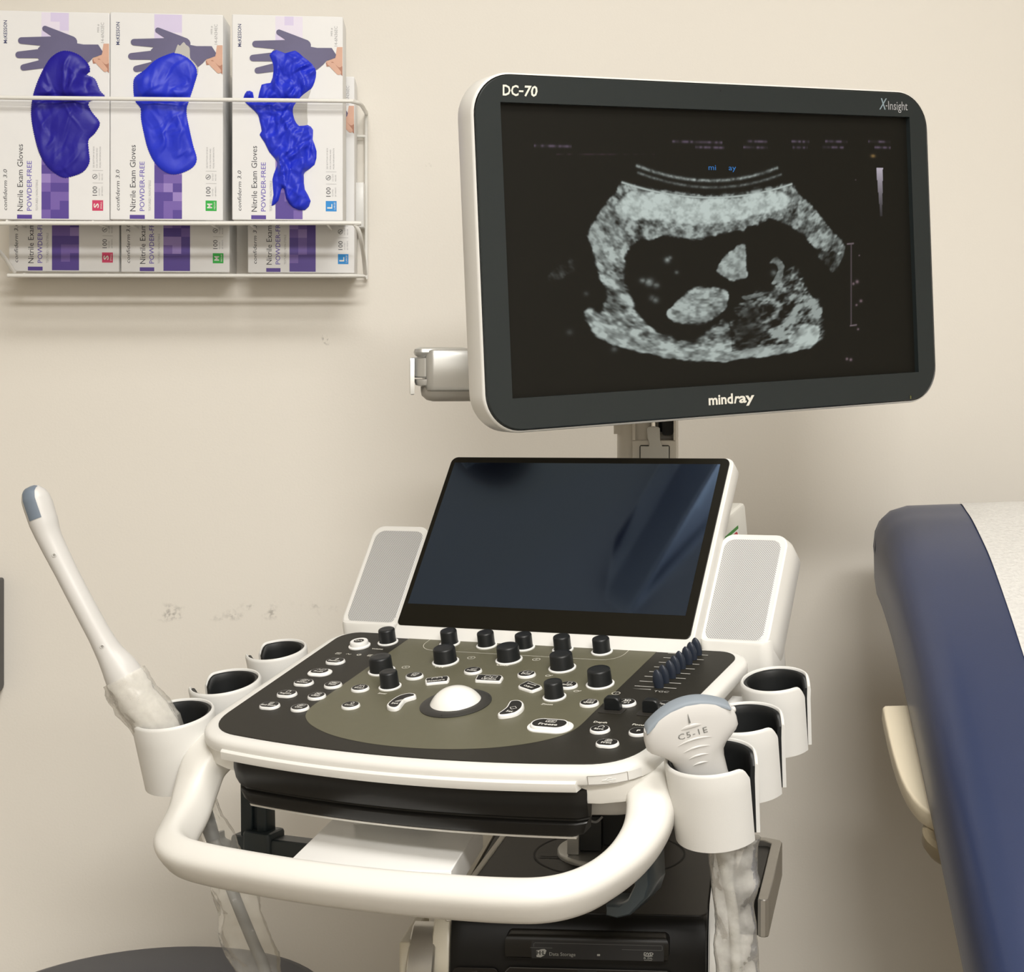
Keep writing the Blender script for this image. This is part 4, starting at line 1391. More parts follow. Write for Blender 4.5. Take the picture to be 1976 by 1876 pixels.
part('lower_bay', mb, [BODYM, mat('bay_line', (0.06, 0.06, 0.06), .4), DARKGAP], fas, BF @ rot_frame((0, -0.1985, 0), (1, 0, 0), (0, 0, 1), (0, -1, 0)))
# light strip along the left of the body top and the white shelf that stands out to the left
mb = MB().slab([(-128, -176), (-122.5, -176), (-106, 118), (-112, 118)], [(0, -10), (0, 0.8), (.8, 1.6)], 0)
part('top_trim', mb, mat('trim_beige', (0.62, 0.59, 0.52), .4), cart, BF)
mb = MB()
tray = [(-0.2912, 1.330), (-0.1552, 1.330), (-0.1437, 1.469), (-0.2739, 1.507)]
mb.slab([(x * 1000, y * 1000) for x, y in tray], [(1.5, 816.5), (0, 818), (0, 839.6), (0.5, 840.4), (1.4, 840.8)], 0)
mb.box(-255, -185, 1460, 1492, 830, 905, 0, None, 1)
part('side_shelf', mb, mat('shelf_white', (0.88, 0.87, 0.84), 0.35, mottle=0.01), cart, Matrix.Identity(4))
# steel grab rail at the right rear of the body
GF = rot_frame((0.1205, 1.655, 0.0), Vector((0.989, -0.148, 0)), Vector((0.148, 0.989, 0)), Vector((0, 0, 1)))
mb = MB()
rail = [(-5, -88), (-2, -91), (2, -91), (5, -88), (5, 96), (2, 104), (-14, 112), (-32, 112), (-32, 104), (-14, 100), (-6, 92)]
mb.slab(rail, [(0.8, 706), (0, 707), (0, 740.2), (0.8, 741)], 0, None)
part('grab_rail', mb, STEEL, cart, GF)
mb = MB()
mb.rbox(-34, -7, -40, 98, 690, 736, 2, 1, 0)
part('handle_well', mb, BLACKP, cart, GF)
# lower chassis and casters, below the frame of the photo
mb = MB()
mb.rbox(-150, 130, -200, 170, -610, -410, 30, 8, 0)
mb.rbox(-170, 150, -230, 210, -690, -600, 40, 10, 0)
part('chassis', mb, WHITE, cart, BF)
for cx in (-150, 130):
    for cy in (-200, 180):
        mb = MB()
        mb.lathe([(20, -12), (44, -12), (49, -8), (49, 8), (44, 12), (20, 12)], 28, 0, BF.inverted() @ Matrix.Translation((0, 0, 0)) @ BF @ rot_frame((cx, cy, -710), (0, 0, 1), (0, 1, 0), (1, 0, 0)))
        mb.box(cx - 9, cx + 9, cy - 10, cy + 10, -716, -672, 0)
        part('caster', mb, BLACKP, cart, BF)
# ================================================================== TRANSDUCERS IN THE CUPS
PROBEW = mat('probe_white', (0.62, 0.61, 0.59), 0.38, mottle=0.01)
LENS = mat('lens_grey', srgb(140, 149, 158), 0.6, spec=0.3, mottle=0.02)
CABLEG = mat('cable_grey', srgb(120, 120, 118), 0.5, mottle=0.03)
CABLEW = mat('cable_white', (0.66, 0.65, 0.60), 0.45, mottle=0.03)
CLEAR = film('clear_sleeve', (0.97, 0.965, 0.95), 0.13, 0.07, 0.22)
MILKY = film('milky_sleeve', (0.96, 0.96, 0.95), 0.42, 0.2, 0.25, (0.62, 0.61, 0.58))
WRAP = film('wrap_film', (0.98, 0.97, 0.95), 0.40, 0.16, 0.22)

# ---- curved-array probe in the right front cup
cupR = CF @ Vector((0.252, -0.199, 0.0))
A = Vector((-0.235, -0.20, 0.95)).normalized()                       # towards the lens
FW = Vector((0.10, -1.0, 0.0))
FW = (FW - A * FW.dot(A)).normalized()                               # the face with the lettering
WD = A.cross(FW) * -1.0
if WD.x < 0:
    WD = -WD
FW = WD.cross(A) * -1.0 if WD.cross(A).y > 0 else WD.cross(A)
QF = rot_frame((0.0325, 1.288, 0.9625), WD, A, WD.cross(A))
probe = thing('ultrasound_probe', 'white curved ultrasound probe marked C5-1E in the right front cup, grey lens up', 'ultrasound probe', QF.translation)
mb = MB()
# stations down the axis: (y, half width, half depth, x shift, squareness)
ST = [(13.5, 34.6, 8.8, 0, 4.0), (11, 35.8, 10.0, 0, 3.4), (5, 36.6, 11.0, 0, 3.0), (-4, 36.4, 12.0, 0, 2.7), (-9, 34.2, 12.2, 0, 2.4), (-13, 29.8, 12.6, 0.3, 2.3), (-17, 24.6, 12.8, 0.4, 2.2),
      (-22, 20.8, 12.8, 0.5, 2.2), (-28, 19.8, 12.8, 0.4, 2.2), (-40, 19.8, 12.8, 0.3, 2.2), (-54, 20.8, 13.2, 0, 2.2), (-64, 20.0, 13.2, 0, 2.2), (-72, 17.0, 12.4, 0, 2.1), (-80, 11.5, 10.0, 0, 2.0), (-84, 6, 6, 0, 2)]
def sup(hw, hd, p, n=56):
    o = []
    for k in range(n):
        a = 2 * PI * k / n
        ca, sa = math.cos(a), math.sin(a)
        o.append((math.copysign(abs(ca) ** (2 / p), ca) * hw, math.copysign(abs(sa) ** (2 / p), sa) * hd))
    return o
def arc(x, hw, rise):
    return rise * (1 - (x / 36.0) ** 2)
rings = []
for y, hw, hd, dx, p in ST:
    t = max(0.0, min(1.0, (y + 14) / 27.0))
    rings.append([(x + dx, y + arc(x, hw, 15.0) * t - 6.5 * t, z) for x, z in sup(hw, hd, p)])
mb.loft(rings[::-1], 0)
pb = part('probe_body', mb, PROBEW, probe, QF, 50)
mb = MB()
rings = []
for x in np.linspace(-33.4, 33.4, 48):
    e = min(1.0, (33.6 - abs(x)) / 2.0) ** 0.5
    yb = 13.5 + arc(x, 1, 15.0) - 6.5
    rings.append([(x, yb + d * e, z) for z, d in ((-8.4, -1.4), (-8.4, .6), (-7.7, 1.5), (-5.8, 2.1), (0, 2.4), (5.8, 2.1), (7.7, 1.5), (8.4, .6), (8.4, -1.4))])
mb.loft(rings, 0)
part('probe_lens', mb, LENS, probe, QF, 50)
mb = MB()
def on_face(x, y):
    """front of the body at this height"""
    ys = [s[0] for s in ST][::-1]
    hw = np.interp(y, ys, [s[1] for s in ST][::-1])
    hd = np.interp(y, ys, [s[2] for s in ST][::-1])
    p = np.interp(y, ys, [s[4] for s in ST][::-1])
    q = max(0.0, 1 - abs(x / hw) ** p) ** (1 / p)
    return hd * q + (0.5 if y > 0 else 0.0)
def rib(x0, x1, y0, bow, w):
    path = [(x, y0 + bow * (1 - ((x - (x0 + x1) / 2) / ((x1 - x0) / 2)) ** 2), on_face(x, y0) + 0.15) for x in np.linspace(x0, x1, 13)]
    mb.tube(path, [(w * max(0.15, 1 - abs(i / 6 - 1) ** 3), 0.7 * max(.15, 1 - abs(i / 6 - 1) ** 2)) for i in range(13)], 10, 0, None, (0, 0, 1))
rib(-8.0, 8.0, 5.6, 0.8, 1.7)
rib(-13.5, 13.5, -6.2, 2.2, 0.9)
rib(-10.5, 10.5, -12.4, 1.8, 0.9)
rib(-7.8, 7.8, -18.6, 1.4, 0.9)
rib(-6.0, 6.0, -24.6, 1.0, 0.9)
part('grip_ribs', mb, PROBEW, pb, QF)
mb = MB()
g0 = len(mb.v)
mb.text('C5-1E', 0, -1.6, 0, 4.6, 0, w=23.0, align='c', spacing=1.15, bold=0.0)
mb.v = [(x, y, on_face(x, y) + 0.35) for x, y, z in mb.v]
mb.add([(-1.0, 9.6, 12.4), (0.6, 9.6, 12.4), (0.1, 17.0, 11.9), (-.1, 17.0, 11.9)], [(0, 1, 2, 3)], 0)
part('probe_marking', mb, mat('grey_ink', (0.17, 0.17, 0.16), .6), pb, QF)
mb = MB()
for s in (1,):
    mb.lathe([(2.6, -1), (2.6, 0.8), (1.8, 2.0), (0.5, 2.4)], 14, 0, rot_frame((35.2, 5.0, 0), (0, 0, 1), (0, 1, 0), (1, 0, 0)))
part('orientation_mark', mb, PROBEW, pb, QF)
# cable in its milky sleeve
pc = QF @ Vector((0, -0.082, 0))
cpts = [tuple(pc * 1000), (60, 1316, 845), (66, 1322, 815), (69, 1326, 780), (71, 1328, 740), (72, 1330, 690), (70, 1340, 560), (60, 1380, 430), (30, 1470, 360), (-10, 1500, 345)]
mb = MB().tube(smooth_open(cpts, 6), 4.4, 14, 0)
part('probe_cable', mb, CABLEW, probe, Matrix.Identity(4))

def sleeve(rows, depth, seed, crinkle, nu=30, sub=5):
    """loose plastic tube: rows of (left x, right x, y, z) in mm, flattened in depth, crumpled"""
    rnd = random.Random(seed)
    P = smooth_open([Vector((a, b, z)) for a, b, y, z in rows], sub)
    Yc = [v.x for v in smooth_open([Vector((y, 0, 0)) for a, b, y, z in rows], sub)]
    rings = []
    for i, p in enumerate(P):
        cx, hw = (p.x + p.y) / 2, (p.y - p.x) / 2
        ring = []
        for k in range(nu):
            a = 2 * PI * k / nu
            n1 = noise.noise(Vector((math.cos(a) * 1.6 + seed, math.sin(a) * 1.6, p.z * 0.055)))
            n2 = abs(noise.noise(Vector((math.cos(a) * 3.2, math.sin(a) * 3.2 + seed, p.z * 0.12))))
            d = crinkle * (n1 * 0.9 - n2 * 0.8)
            ring.append((cx + math.cos(a) * (hw + d * 0.25), Yc[i] + math.sin(a) * (depth + d), p.z + d * 0.3))
        rings.append(ring)
    return MB().loft(rings, 0, None, False, False)
rowsR = [(47, 88, 1312, 872), (46.5, 86, 1316, 862), (48, 87, 1318, 846), (49.2, 87.6, 1320, 832.6), (51.5, 83.5, 1322, 816), (52.6, 86, 1326, 796), (52.2, 87, 1328, 779), (53.3, 88.4, 1330, 760), (52, 87, 1332, 720), (54, 86, 1334, 670), (56, 84, 1336, 600)]
part('plastic_sleeve', sleeve(rowsR, 13, 3, 6.0), MILKY, probe, Matrix.Identity(4), 60)

# ---- long endocavity probe leaning out of the left front cup
wand = thing('wand_probe', 'long thin white wand probe with grey window tip, plastic-wrapped grip, in a left cup', 'ultrasound probe', (-0.43, 1.49, 0.90))
axis = [(-547.5, 1498, 1131.8), (-547.0, 1498, 1130.0), (-546, 1497.5, 1126.0), (-544.3, 1497.2, 1120.5), (-541.5, 1497, 1113), (-536.5, 1496, 1099), (-530.5, 1495, 1084), (-515.3, 1493, 1055), (-500, 1491, 1027), (-485, 1490, 1000), (-476, 1490, 984), (-467, 1490, 970), (-460, 1490, 957), (-452, 1490, 943), (-438, 1492, 925), (-427, 1494, 900), (-416, 1496, 872), (-409, 1496, 852)]
rads = [(0.6, 0.6), (6.0, 6.0), (10.2, 10.2), (12.4, 12.3), (12.9, 12.7), (12.5, 12.3), (10.8, 10.8), (9.8, 9.8), (9.8, 9.8), (10.2, 10.2), (11.8, 11.5), (15.6, 14.5), (17.6, 16.0), (18.0, 16.4), (18.2, 16.6), (18.0, 16.4), (15, 14), (7, 7)]
ap = smooth_open(axis, 4)
ar = []
for i in range(len(ap)):
    u = i / 4
    j = min(int(u), len(rads) - 2)
    w = min(1.0, u - j)
    ar.append((rads[j][0] * (1 - w) + rads[j + 1][0] * w, rads[j][1] * (1 - w) + rads[j + 1][1] * w))
mb = MB().tube(ap, ar, 32, 0, None, (0, -1, 0))
wb = part('probe_body', mb, PROBEW, wand, Matrix.Identity(4), 60)
# grey acoustic window wrapping over the tip
mb = MB()
win = []
def skin(i, ang, lift=0.35):
    p = ap[i]
    t = (ap[min(i + 1, len(ap) - 1)] - ap[max(i - 1, 0)]).normalized()
    s = t.cross(Vector((0, -1, 0))).normalized()
    w = s.cross(t).normalized()
    return p + s * ((ar[i][0] + lift) * math.cos(ang)) + w * ((ar[i][1] + lift) * math.sin(ang))
for i in range(1, 20):
    ha = math.asin(min(0.95, 6.0 / ar[i][0])) if ar[i][0] > 6.3 else 1.25
    win.append([tuple(skin(i, a)) for a in np.linspace(math.radians(80) - ha, math.radians(80) + ha, 12)])
mb.loft(win, 0, None, False, False, False)
part('probe_window', mb, mat('window_grey', srgb(112, 124, 138), 0.4), wb, Matrix.Identity(4), 60)
for i, an in ((26, 95), (38, 95)):
    mb = MB()
    c = skin(i, math.radians(an), 0.25)
    t = (ap[i + 1] - ap[i - 1]).normalized()
    nrm = (c - ap[i]).normalized()
    s = nrm.cross(t).normalized()
    fr = rot_frame(c, s, t, nrm)
    mb.lathe([(1.2, 0.0), (1.5, 0.25), (1.9, 0.1), (2.1, -0.1)], 16, 1, fr, False, False)
    mb.flat(ellipse(0, 0, 1.3, 1.3, 14), 0.05, 0, fr)
    part('guide_dimple', mb, [mat('dimple_grey', (0.28, 0.27, 0.25), .6), PROBEW], wb, Matrix.Identity(4))
# cling-wrap around the grip
rings = []
for i in range(46, 60):
    p = ap[i]
    t = (ap[i + 1] - ap[i - 1]).normalized()
    s = t.cross(Vector((0, -1, 0))).normalized()
    w = s.cross(t).normalized()
    ring = []
    for k in range(56):
        a = 2 * PI * k / 56
        n1 = noise.noise(Vector((math.cos(a) * 2.2, math.sin(a) * 2.2, i * 0.55)))
        n2 = abs(noise.noise(Vector((math.cos(a) * 2.0 + 9 + i * .25, math.sin(a) * 2.0, i * 1.7))))
        q = 1.6 + 3.0 * abs(n1) + 2.4 * (0.5 - n2)
        ring.append(tuple(p + s * ((ar[i][0] + q) * math.cos(a)) + w * ((ar[i][1] + q) * math.sin(a))))
    rings.append(ring)
part('cling_wrap', MB().loft(rings, 0, None, False, False), WRAP, wand, Matrix.Identity(4), 60)
cl = [(-408, 1496, 852), (-400, 1490, 868), (-394, 1478, 861), (-386, 1472, 843), (-379, 1470, 824), (-370.5, 1470, 802), (-361.5, 1470, 777), (-352.5, 1470, 754.5), (-343.5, 1470, 733), (-333.5, 1470, 708), (-318, 1474, 640), (-300, 1490, 540), (-270, 1530, 470), (-180, 1590, 440)]
cl[0:2] = [(-410, 1497, 858), (-402, 1488, 866)]
mb = MB().tube(smooth_open(cl, 6), 5.0, 14, 0)
part('probe_cable', mb, CABLEG, wand, Matrix.Identity(4))
mb = MB().tube([(-389, 1474, 850), (-383.5, 1471.5, 836), (-379, 1470, 824)], [(7.4, 7.4), (6.8, 6.8), (6.0, 6.0)], 16, 0)
part('strain_relief', mb, mat('strain_grey', srgb(96, 98, 98), .5), wand, Matrix.Identity(4))
rowsL = [(-399, -383, 1474, 870), (-401.6, -376, 1472, 854), (-402.6, -368, 1470, 841), (-399, -358, 1470, 828), (-391, -353, 1470, 811), (-384.5, -343, 1470, 793), (-380, -338, 1470, 775), (-374.5, -336.5, 1470, 757), (-375, -329.7, 1470, 741), (-370, -322, 1470, 725), (-358, -319, 1470, 709), (-346, -306, 1472, 680), (-335, -296, 1476, 630)]
part('plastic_sleeve', sleeve(rowsL, 13, 8, 9.0), CLEAR, wand, Matrix.Identity(4), 60)
# ================================================================== GLOVE BOXES IN THEIR WIRE RACK
CARD = mat('box_card', (0.80, 0.80, 0.80), 0.42, mottle=0.02)
CARDIN = mat('box_inside', (0.52, 0.51, 0.48), 0.7, mottle=0.06)
INK = mat('box_ink', srgb(62, 62, 70), 0.5)
INKP = mat('purple_ink', srgb(112, 98, 184), 0.5)
INKG = mat('pale_grey_ink', srgb(165, 165, 168), 0.5)
INKN = mat('navy_ink', srgb(60, 66, 110), 0.5)
PURP = [mat('checker_%s' % n, srgb(*c), 0.45, mottle=0.02) for n, c in (('deep', (84, 62, 150)), ('mid', (116, 92, 172)), ('light', (150, 128, 196)), ('pale', (188, 170, 218)), ('faint', (214, 204, 234)), ('ghost', (228, 222, 238)))]
HANDP = mat('printed_glove', srgb(98, 94, 128), 0.5, mottle=0.25, mscale=18)
SKINP = mat('printed_skin', srgb(214, 170, 148), 0.5, mottle=0.12, mscale=40)
SKIND = mat('printed_skin_shade', srgb(176, 124, 102), 0.5, mottle=0.12, mscale=40)
TAGC = {'S': mat('size_tag_red', srgb(204, 52, 98), 0.45), 'M': mat('size_tag_green', srgb(34, 172, 62), 0.45), 'L': mat('size_tag_blue', srgb(22, 138, 214), 0.45)}
BW, BH, BD = 128.0, 241.0, 70.0

def capsule(p, q, r0, r1, n=8):
    p, q = Vector(p), Vector(q)
    d = (q - p).normalized()
    a0 = math.atan2(d.y, d.x)
    pts = [(q.x + r1 * math.cos(a0 + t), q.y + r1 * math.sin(a0 + t)) for t in np.linspace(-PI / 2, PI / 2, n)]
    pts += [(p.x + r0 * math.cos(a0 + PI + t), p.y + r0 * math.sin(a0 + PI + t)) for t in np.linspace(-PI / 2, PI / 2, n)]
    return pts

def union(m, polys, z, mi):
    """one flat print from several overlapping outlines"""
    v, f = [], []
    for p in polys:
        p = ccw(p)
        f.append(list(range(len(v), len(v) + len(p))))
        v += [Vector((a, b)) for a, b in p]
    vo, eo, fo, _, _, _ = delaunay_2d_cdt(v, [], f, 1, 1e-4)
    m.add([(p.x, p.y, z) for p in vo], [tuple(q) for q in fo], mi)

def glove_box(size, word, code, X, Z, Y, label, seed, kx=1.0):
    """printed carton; X, Z lower left corner of the front face, Y its front plane (metres)"""
    fr = WF @ rot_frame((X, Y, Z), (1, 0, 0), (0, 0, 1), (0, -1, 0))
    fr = fr @ Matrix.Diagonal((kx, 1, 1, 1))
    mats = [CARD, INK, INKP, INKG, INKN, HANDP, SKINP, SKIND, TAGC[size], PRINTW] + PURP
    m = MB()
    m.slab(rrect(0, 0, BW, BH, 1.2, 2), [(0.8, -BD), (0, -BD + 0.8), (0, -0.9), (0.3, -0.25), (1.0, 0)], 0)
    z = 0.12
    rnd = random.Random(seed)
    # checker band
    cw = 10.45
    for r in range(23):
        for c in range(3):
            t = r / 22
            lv = min(5, max(0, int(t * 4.6 + rnd.choice((0, 0, 1, 1, 2)) - (0 if t > .25 else 0.3))))
            if r >= 20:
                lv = max(4, lv)
            m.flat([(49.8 + c * cw, 1.6 + r * 10.35), (49.8 + (c + 1) * cw, 1.6 + r * 10.35), (49.8 + (c + 1) * cw, 1.6 + (r + 1) * 10.35), (49.8 + c * cw, 1.6 + (r + 1) * 10.35)], z, 10 + lv)
    # photograph of a gloved hand being pulled on
    z = 0.3
    m.flat([(121, 205), (127.4, 205.2), (127.4, 180), (122, 184), (115, 181.5), (108.5, 183), (108.5, 188), (119, 192)], z, 6)
    m.flat([(119, 179), (127.4, 171), (127.4, 182), (121, 188), (108, 186.4), (109, 181.6), (115, 182.4)], z + .15, 7)
    union(m, [capsule(*q) for q in (((116, 183), (123, 175), 3.4, 2.8), ((112, 185.6), (119, 180), 2.4, 2.4), ((118, 190), (124, 184), 3.0, 3))], z + .3, 6)
    zz = z + 0.45
    palm = [(52, 204), (62, 213), (70, 211.5), (85, 205.6), (98, 203.5), (115, 203.8), (120, 196), (119, 192), (109, 188.6), (105, 184), (98, 178), (84, 172), (66, 171), (52, 178), (46, 186), (46, 198)]
    union(m, [palm] + [capsule(*q) for q in (((84, 206), (54, 221), 7.0, 3.2), ((66, 206), (27, 206.5), 6.2, 3.8), ((62, 193), (24, 190), 6.2, 3.8), ((60, 182), (29.5, 175.5), 5.6, 3.6))], zz, 5)
    z = 0.16
    t90 = PI / 2
    m.text('M\u00a2KESSON'.replace('\u00a2', 'c'), 10.6, 203, z, 3.9, 4, w=26.5, rot=t90, bold=0.012)
    m.text('confiderm 3.0', 10.6, 10.5, z, 4.3, 1, w=47, rot=t90, shear=0.22)
    m.text('Nitrile Exam Gloves', 28.6, 10.0, z, 6.4, 1, w=77, rot=t90)
    m.text('POWDER-FREE', 38.6, 10.4, z, 5.4, 2, w=57.5, rot=t90, bold=0.008)
    m.text('TEXTURED | NON-STERILE', 45.8, 10.4, z, 2.5, 3, w=36, rot=t90)
    m.flat([(22, 1.2), (39, 1.2), (39, 5.8), (22, 5.8)], z, 10)
    m.text('MFR #', 116.0, 218, z, 2.2, 3, w=9.5, rot=t90)
    m.text(code, 121.5, 206, z, 3.5, 3, w=23.5, rot=t90)
    m.flat([(108, 11.2), (120.6, 11.2), (120.6, 23.4), (108, 23.4)], z, 8)
    m.text(size, 115.4, 14.4, z + .06, 5.6, 9, rot=t90, bold=0.02, w=5.4)
    m.text(word, 119.2, 13.2, z + .06, 1.8, 9, w=8.6, rot=t90)
    m.text('100', 113.6, 28.6, z, 5.2, 1, w=10.8, rot=t90)
    m.text('GLOVES', 116.8, 28.6, z, 1.5, 3, w=8.6, rot=t90)
    m.text('(BY WEIGHT)', 120.2, 28.6, z, 1.5, 3, w=11, rot=t90)
    for y in (43.4, 57.8):
        m.strip([(108.4, y), (120.4, y)], 0.35, z, 3)
    el = ellipse(111.0, 50.8, 2.7, 2.7, 18)
    m.strip(el + el[:1], 0.5, z, 1)
    m.strip([(109.2, 49), (112.8, 52.6)], 0.5, z, 1)
    m.text('2', 112.4, 49.7, z, 2.6, 1, rot=t90)
    m.text('DO NOT', 117.0, 46.8, z, 1.5, 3, w=8.6, rot=t90)
    m.text('REUSE', 120.2, 46.8, z, 1.5, 3, w=7.4, rot=t90)
    for i, (s, w) in enumerate((('SEE BOTTOM OF BOX', 25), ('FOR CAUTIONS AND', 23), ('MORE INFORMATION', 24.5))):
        m.text(s, 110.6 + 3.7 * i, 61, z, 1.7, 3, w=w, rot=t90)
    # the same names along the underside
    uf = rot_frame((0, -0.15, 0), (1, 0, 0), (0, 0, -1), (0, -1, 0))
    m.text('confiderm 3.0', 8, 3, 0, 3.2, 1, uf, w=26, shear=0.2)
    m.text('Nitrile Exam Gloves  POWDER-FREE', 42, 3, 0, 3.6, 1, uf, w=66, bold=0.02)
    return tag(part('glove_box', m, mats, None, fr), label, 'glove box', 'disposable glove boxes in the wall rack')

YF, YR = -0.149, -0.074
fx = [-0.2285, -0.1030, 0.0352]
fz = [1.4030, 1.4040, 1.4050]
WHO = [('S', 'SMALL', '14-6N32EC'), ('M', 'MEDIUM', '14-6N34EC'), ('L', 'LARGE', '14-6N36EC')]
LBF = ['white glove box, red S tag, dark blue glove bulging out, upper tier',
       'white glove box, green M tag, blue glove filling its torn slot, upper tier',
       'white glove box, blue L tag, crumpled blue gloves hanging out, upper tier']
LBR = ['lower white glove box, red S tag, half hidden behind the upper tier',
       'lower white glove box, green M tag, half hidden behind the upper tier',
       'lower white glove box, blue L tag, half hidden behind the upper tier']
for i in range(3):
    glove_box(*WHO[i], fx[i], fz[i], YF, LBF[i], 10 + i, 0.975 if i == 0 else 1.0)
rx = [-0.2345, -0.1045, 0.0450]
for i in range(3):
    glove_box(*WHO[i], rx[i], 1.3468, YR, LBR[i], 20 + i)

# ---- gloves pushing out of the slots
def glove_mat(name, c):
    m = mat(name, c, 0.46, spec=0.4, mottle=0.10, mscale=30, bump=0.15, bscale=160)
    return m
def glove(outline, X, Z, Y, puff, seed, m, label, axis, ncrease, extra=None, crease=1.0, edge=4.0, teeth=0.0, rough=3):
    """crumpled nitrile glove: a thin bulging sheet of the outline broken by sharp tapering creases, closed at the back
    (mm from the box's lower left corner); axis is the main direction of the folds"""
    out = smooth_closed(ccw(outline), rough)
    if teeth:
        # the perforated rim of the slot leaves small teeth along the edge
        P = [Vector(p) for p in out]
        L = [(P[(i + 1) % len(P)] - P[i]).length for i in range(len(P))]
        rs = []
        for i, p in enumerate(P):
            k = max(1, int(L[i] / 1.15))
            for s in range(k):
                rs.append(p.lerp(P[(i + 1) % len(P)], s / k))
        out = [tuple(p) for p in rs]
        a, b = inset(out, 0.0), inset(out, teeth)
        out = [a[i] if i % 2 else b[i] for i in range(len(out))]
    rnd = random.Random(seed)
    o = np.array([(p[0], p[1]) for p in out])
    xs, ys = o[:, 0], o[:, 1]
    pts = [(float(a), float(b)) for a, b in o]
    nb = len(pts)
    st = 1.25
    y = ys.min()
    row = 0
    gx = []
    while y < ys.max():
        x = xs.min() + (row % 2) * st / 2
        while x < xs.max():
            gx.append((x + rnd.uniform(-.2, .2), y + rnd.uniform(-.2, .2)))
            x += st
        y += st * 0.87
        row += 1
    G = np.array(gx)
    A, Bq = o, np.roll(o, -1, 0)
    D = Bq - A
    def dists(Q):
        t = np.clip(((Q[:, None, :] - A[None]) * D[None]).sum(-1) / ((D * D).sum(-1)[None] + 1e-9), 0, 1)
        return np.sqrt((((Q[:, None, :] - A[None] - t[..., None] * D[None]) ** 2).sum(-1)).min(1))
    ins = np.zeros(len(G), bool)
    for i in range(nb):
        (xi, yi), (xj, yj) = pts[i], pts[i - 1]
        if yi != yj:
            ins ^= ((yi > G[:, 1]) != (yj > G[:, 1])) & (G[:, 0] < (xj - xi) * (G[:, 1] - yi) / (yj - yi) + xi)
    G = G[ins]
    G = G[dists(G) > 0.7]
    allp = [Vector(p) for p in pts] + [Vector((float(a), float(b))) for a, b in G]
    vo, eo, fo, ov, oe, of = delaunay_2d_cdt(allp, [], [list(range(nb))], 1, 1e-5)
    V = np.array([(v.x, v.y) for v in vo])
    d = dists(V)
    n1 = np.array([noise.noise(Vector((x * 0.03, y * 0.03, seed))) for x, y in V])
    wx = np.array([noise.noise(Vector((x * 0.05, y * 0.05, seed + 4.0))) for x, y in V]) * 4.0
    z = puff * (0.8 + 0.7 * n1)
    cx0, cx1, cy0, cy1 = xs.min(), xs.max(), ys.min(), ys.max()
    for c in range(ncrease):
        cx, cy = G[rnd.randrange(len(G))]
        an = axis + rnd.gauss(0, 0.55)
        ca, sa = math.cos(an), math.sin(an)
        ln = rnd.uniform(9, 34)
        w = rnd.uniform(3.0, 9.0)
        am = rnd.choice((-1, 1, 1)) * rnd.uniform(0.5, 1.0) * crease * w * 0.26
        u = (V[:, 0] - cx) * ca + (V[:, 1] - cy) * sa
        s = -(V[:, 0] - cx) * sa + (V[:, 1] - cy) * ca + wx + 0.012 * rnd.uniform(-1, 1) * u * u
        side = np.where(s > 0, s / w, -s / (w * rnd.uniform(0.35, 1.0)))
        z = z + am * np.clip(1 - side, 0, None) * np.clip(1 - (u / ln) ** 2, 0, None)
    if extra:
        z = z + np.array([extra(x, y) for x, y in V])
    z = 0.7 + (1 - np.exp(-d / edge)) * np.maximum(z, 0.2)
    mb_ = MB()
    mb_.add([(float(a), float(b), float(c)) for (a, b), c in zip(V, z)], [tuple(f) for f in fo], 0)
    mb_.flat([(p[0], p[1]) for p in pts][::-1], 0.3, 0)
    fr = WF @ rot_frame((X, Y, Z), (1, 0, 0), (0, 0, 1), (0, -1, 0))
    return tag(part('glove', mb_, m, None, fr, 42), label, 'glove', 'blue gloves pulled from the boxes')

G1 = [(70.2, 195.5), (81.5, 195.5), (92.9, 190.3), (101.9, 180.1), (103.1, 172.1), (99.7, 168.7), (108.7, 164.2), (114.4, 150.6), (120.0, 142.7), (101.9, 137.0), (105.3, 125.7), (114.4, 113.2), (108.7, 100.8), (101.5, 92.9), (101.9, 80.4), (102.6, 66.8), (95.1, 55.5), (81.5, 49.8), (72.5, 48.7), (62.3, 54.4), (53.2, 63.4), (45.3, 78.1), (39.6, 100.8), (36.7, 121.2), (38.1, 139.3), (43.0, 157.4), (51.0, 175.5), (58.9, 188.0)]
G2 = [(63.9, 193.0), (75.2, 195.7), (88.8, 189.6), (99.0, 176.0), (95.6, 159.0), (89.9, 140.9), (86.5, 127.3), (89.9, 106.9), (94.5, 86.5), (98.3, 72.9), (95.6, 63.9), (86.5, 57.1), (72.9, 53.0), (61.6, 55.9), (50.3, 66.1), (42.4, 82.0), (37.8, 100.1), (34.4, 118.2), (34.0, 129.6), (27.6, 138.6), (25.8, 154.5), (27.6, 165.8), (39.0, 174.9), (50.3, 186.2)]
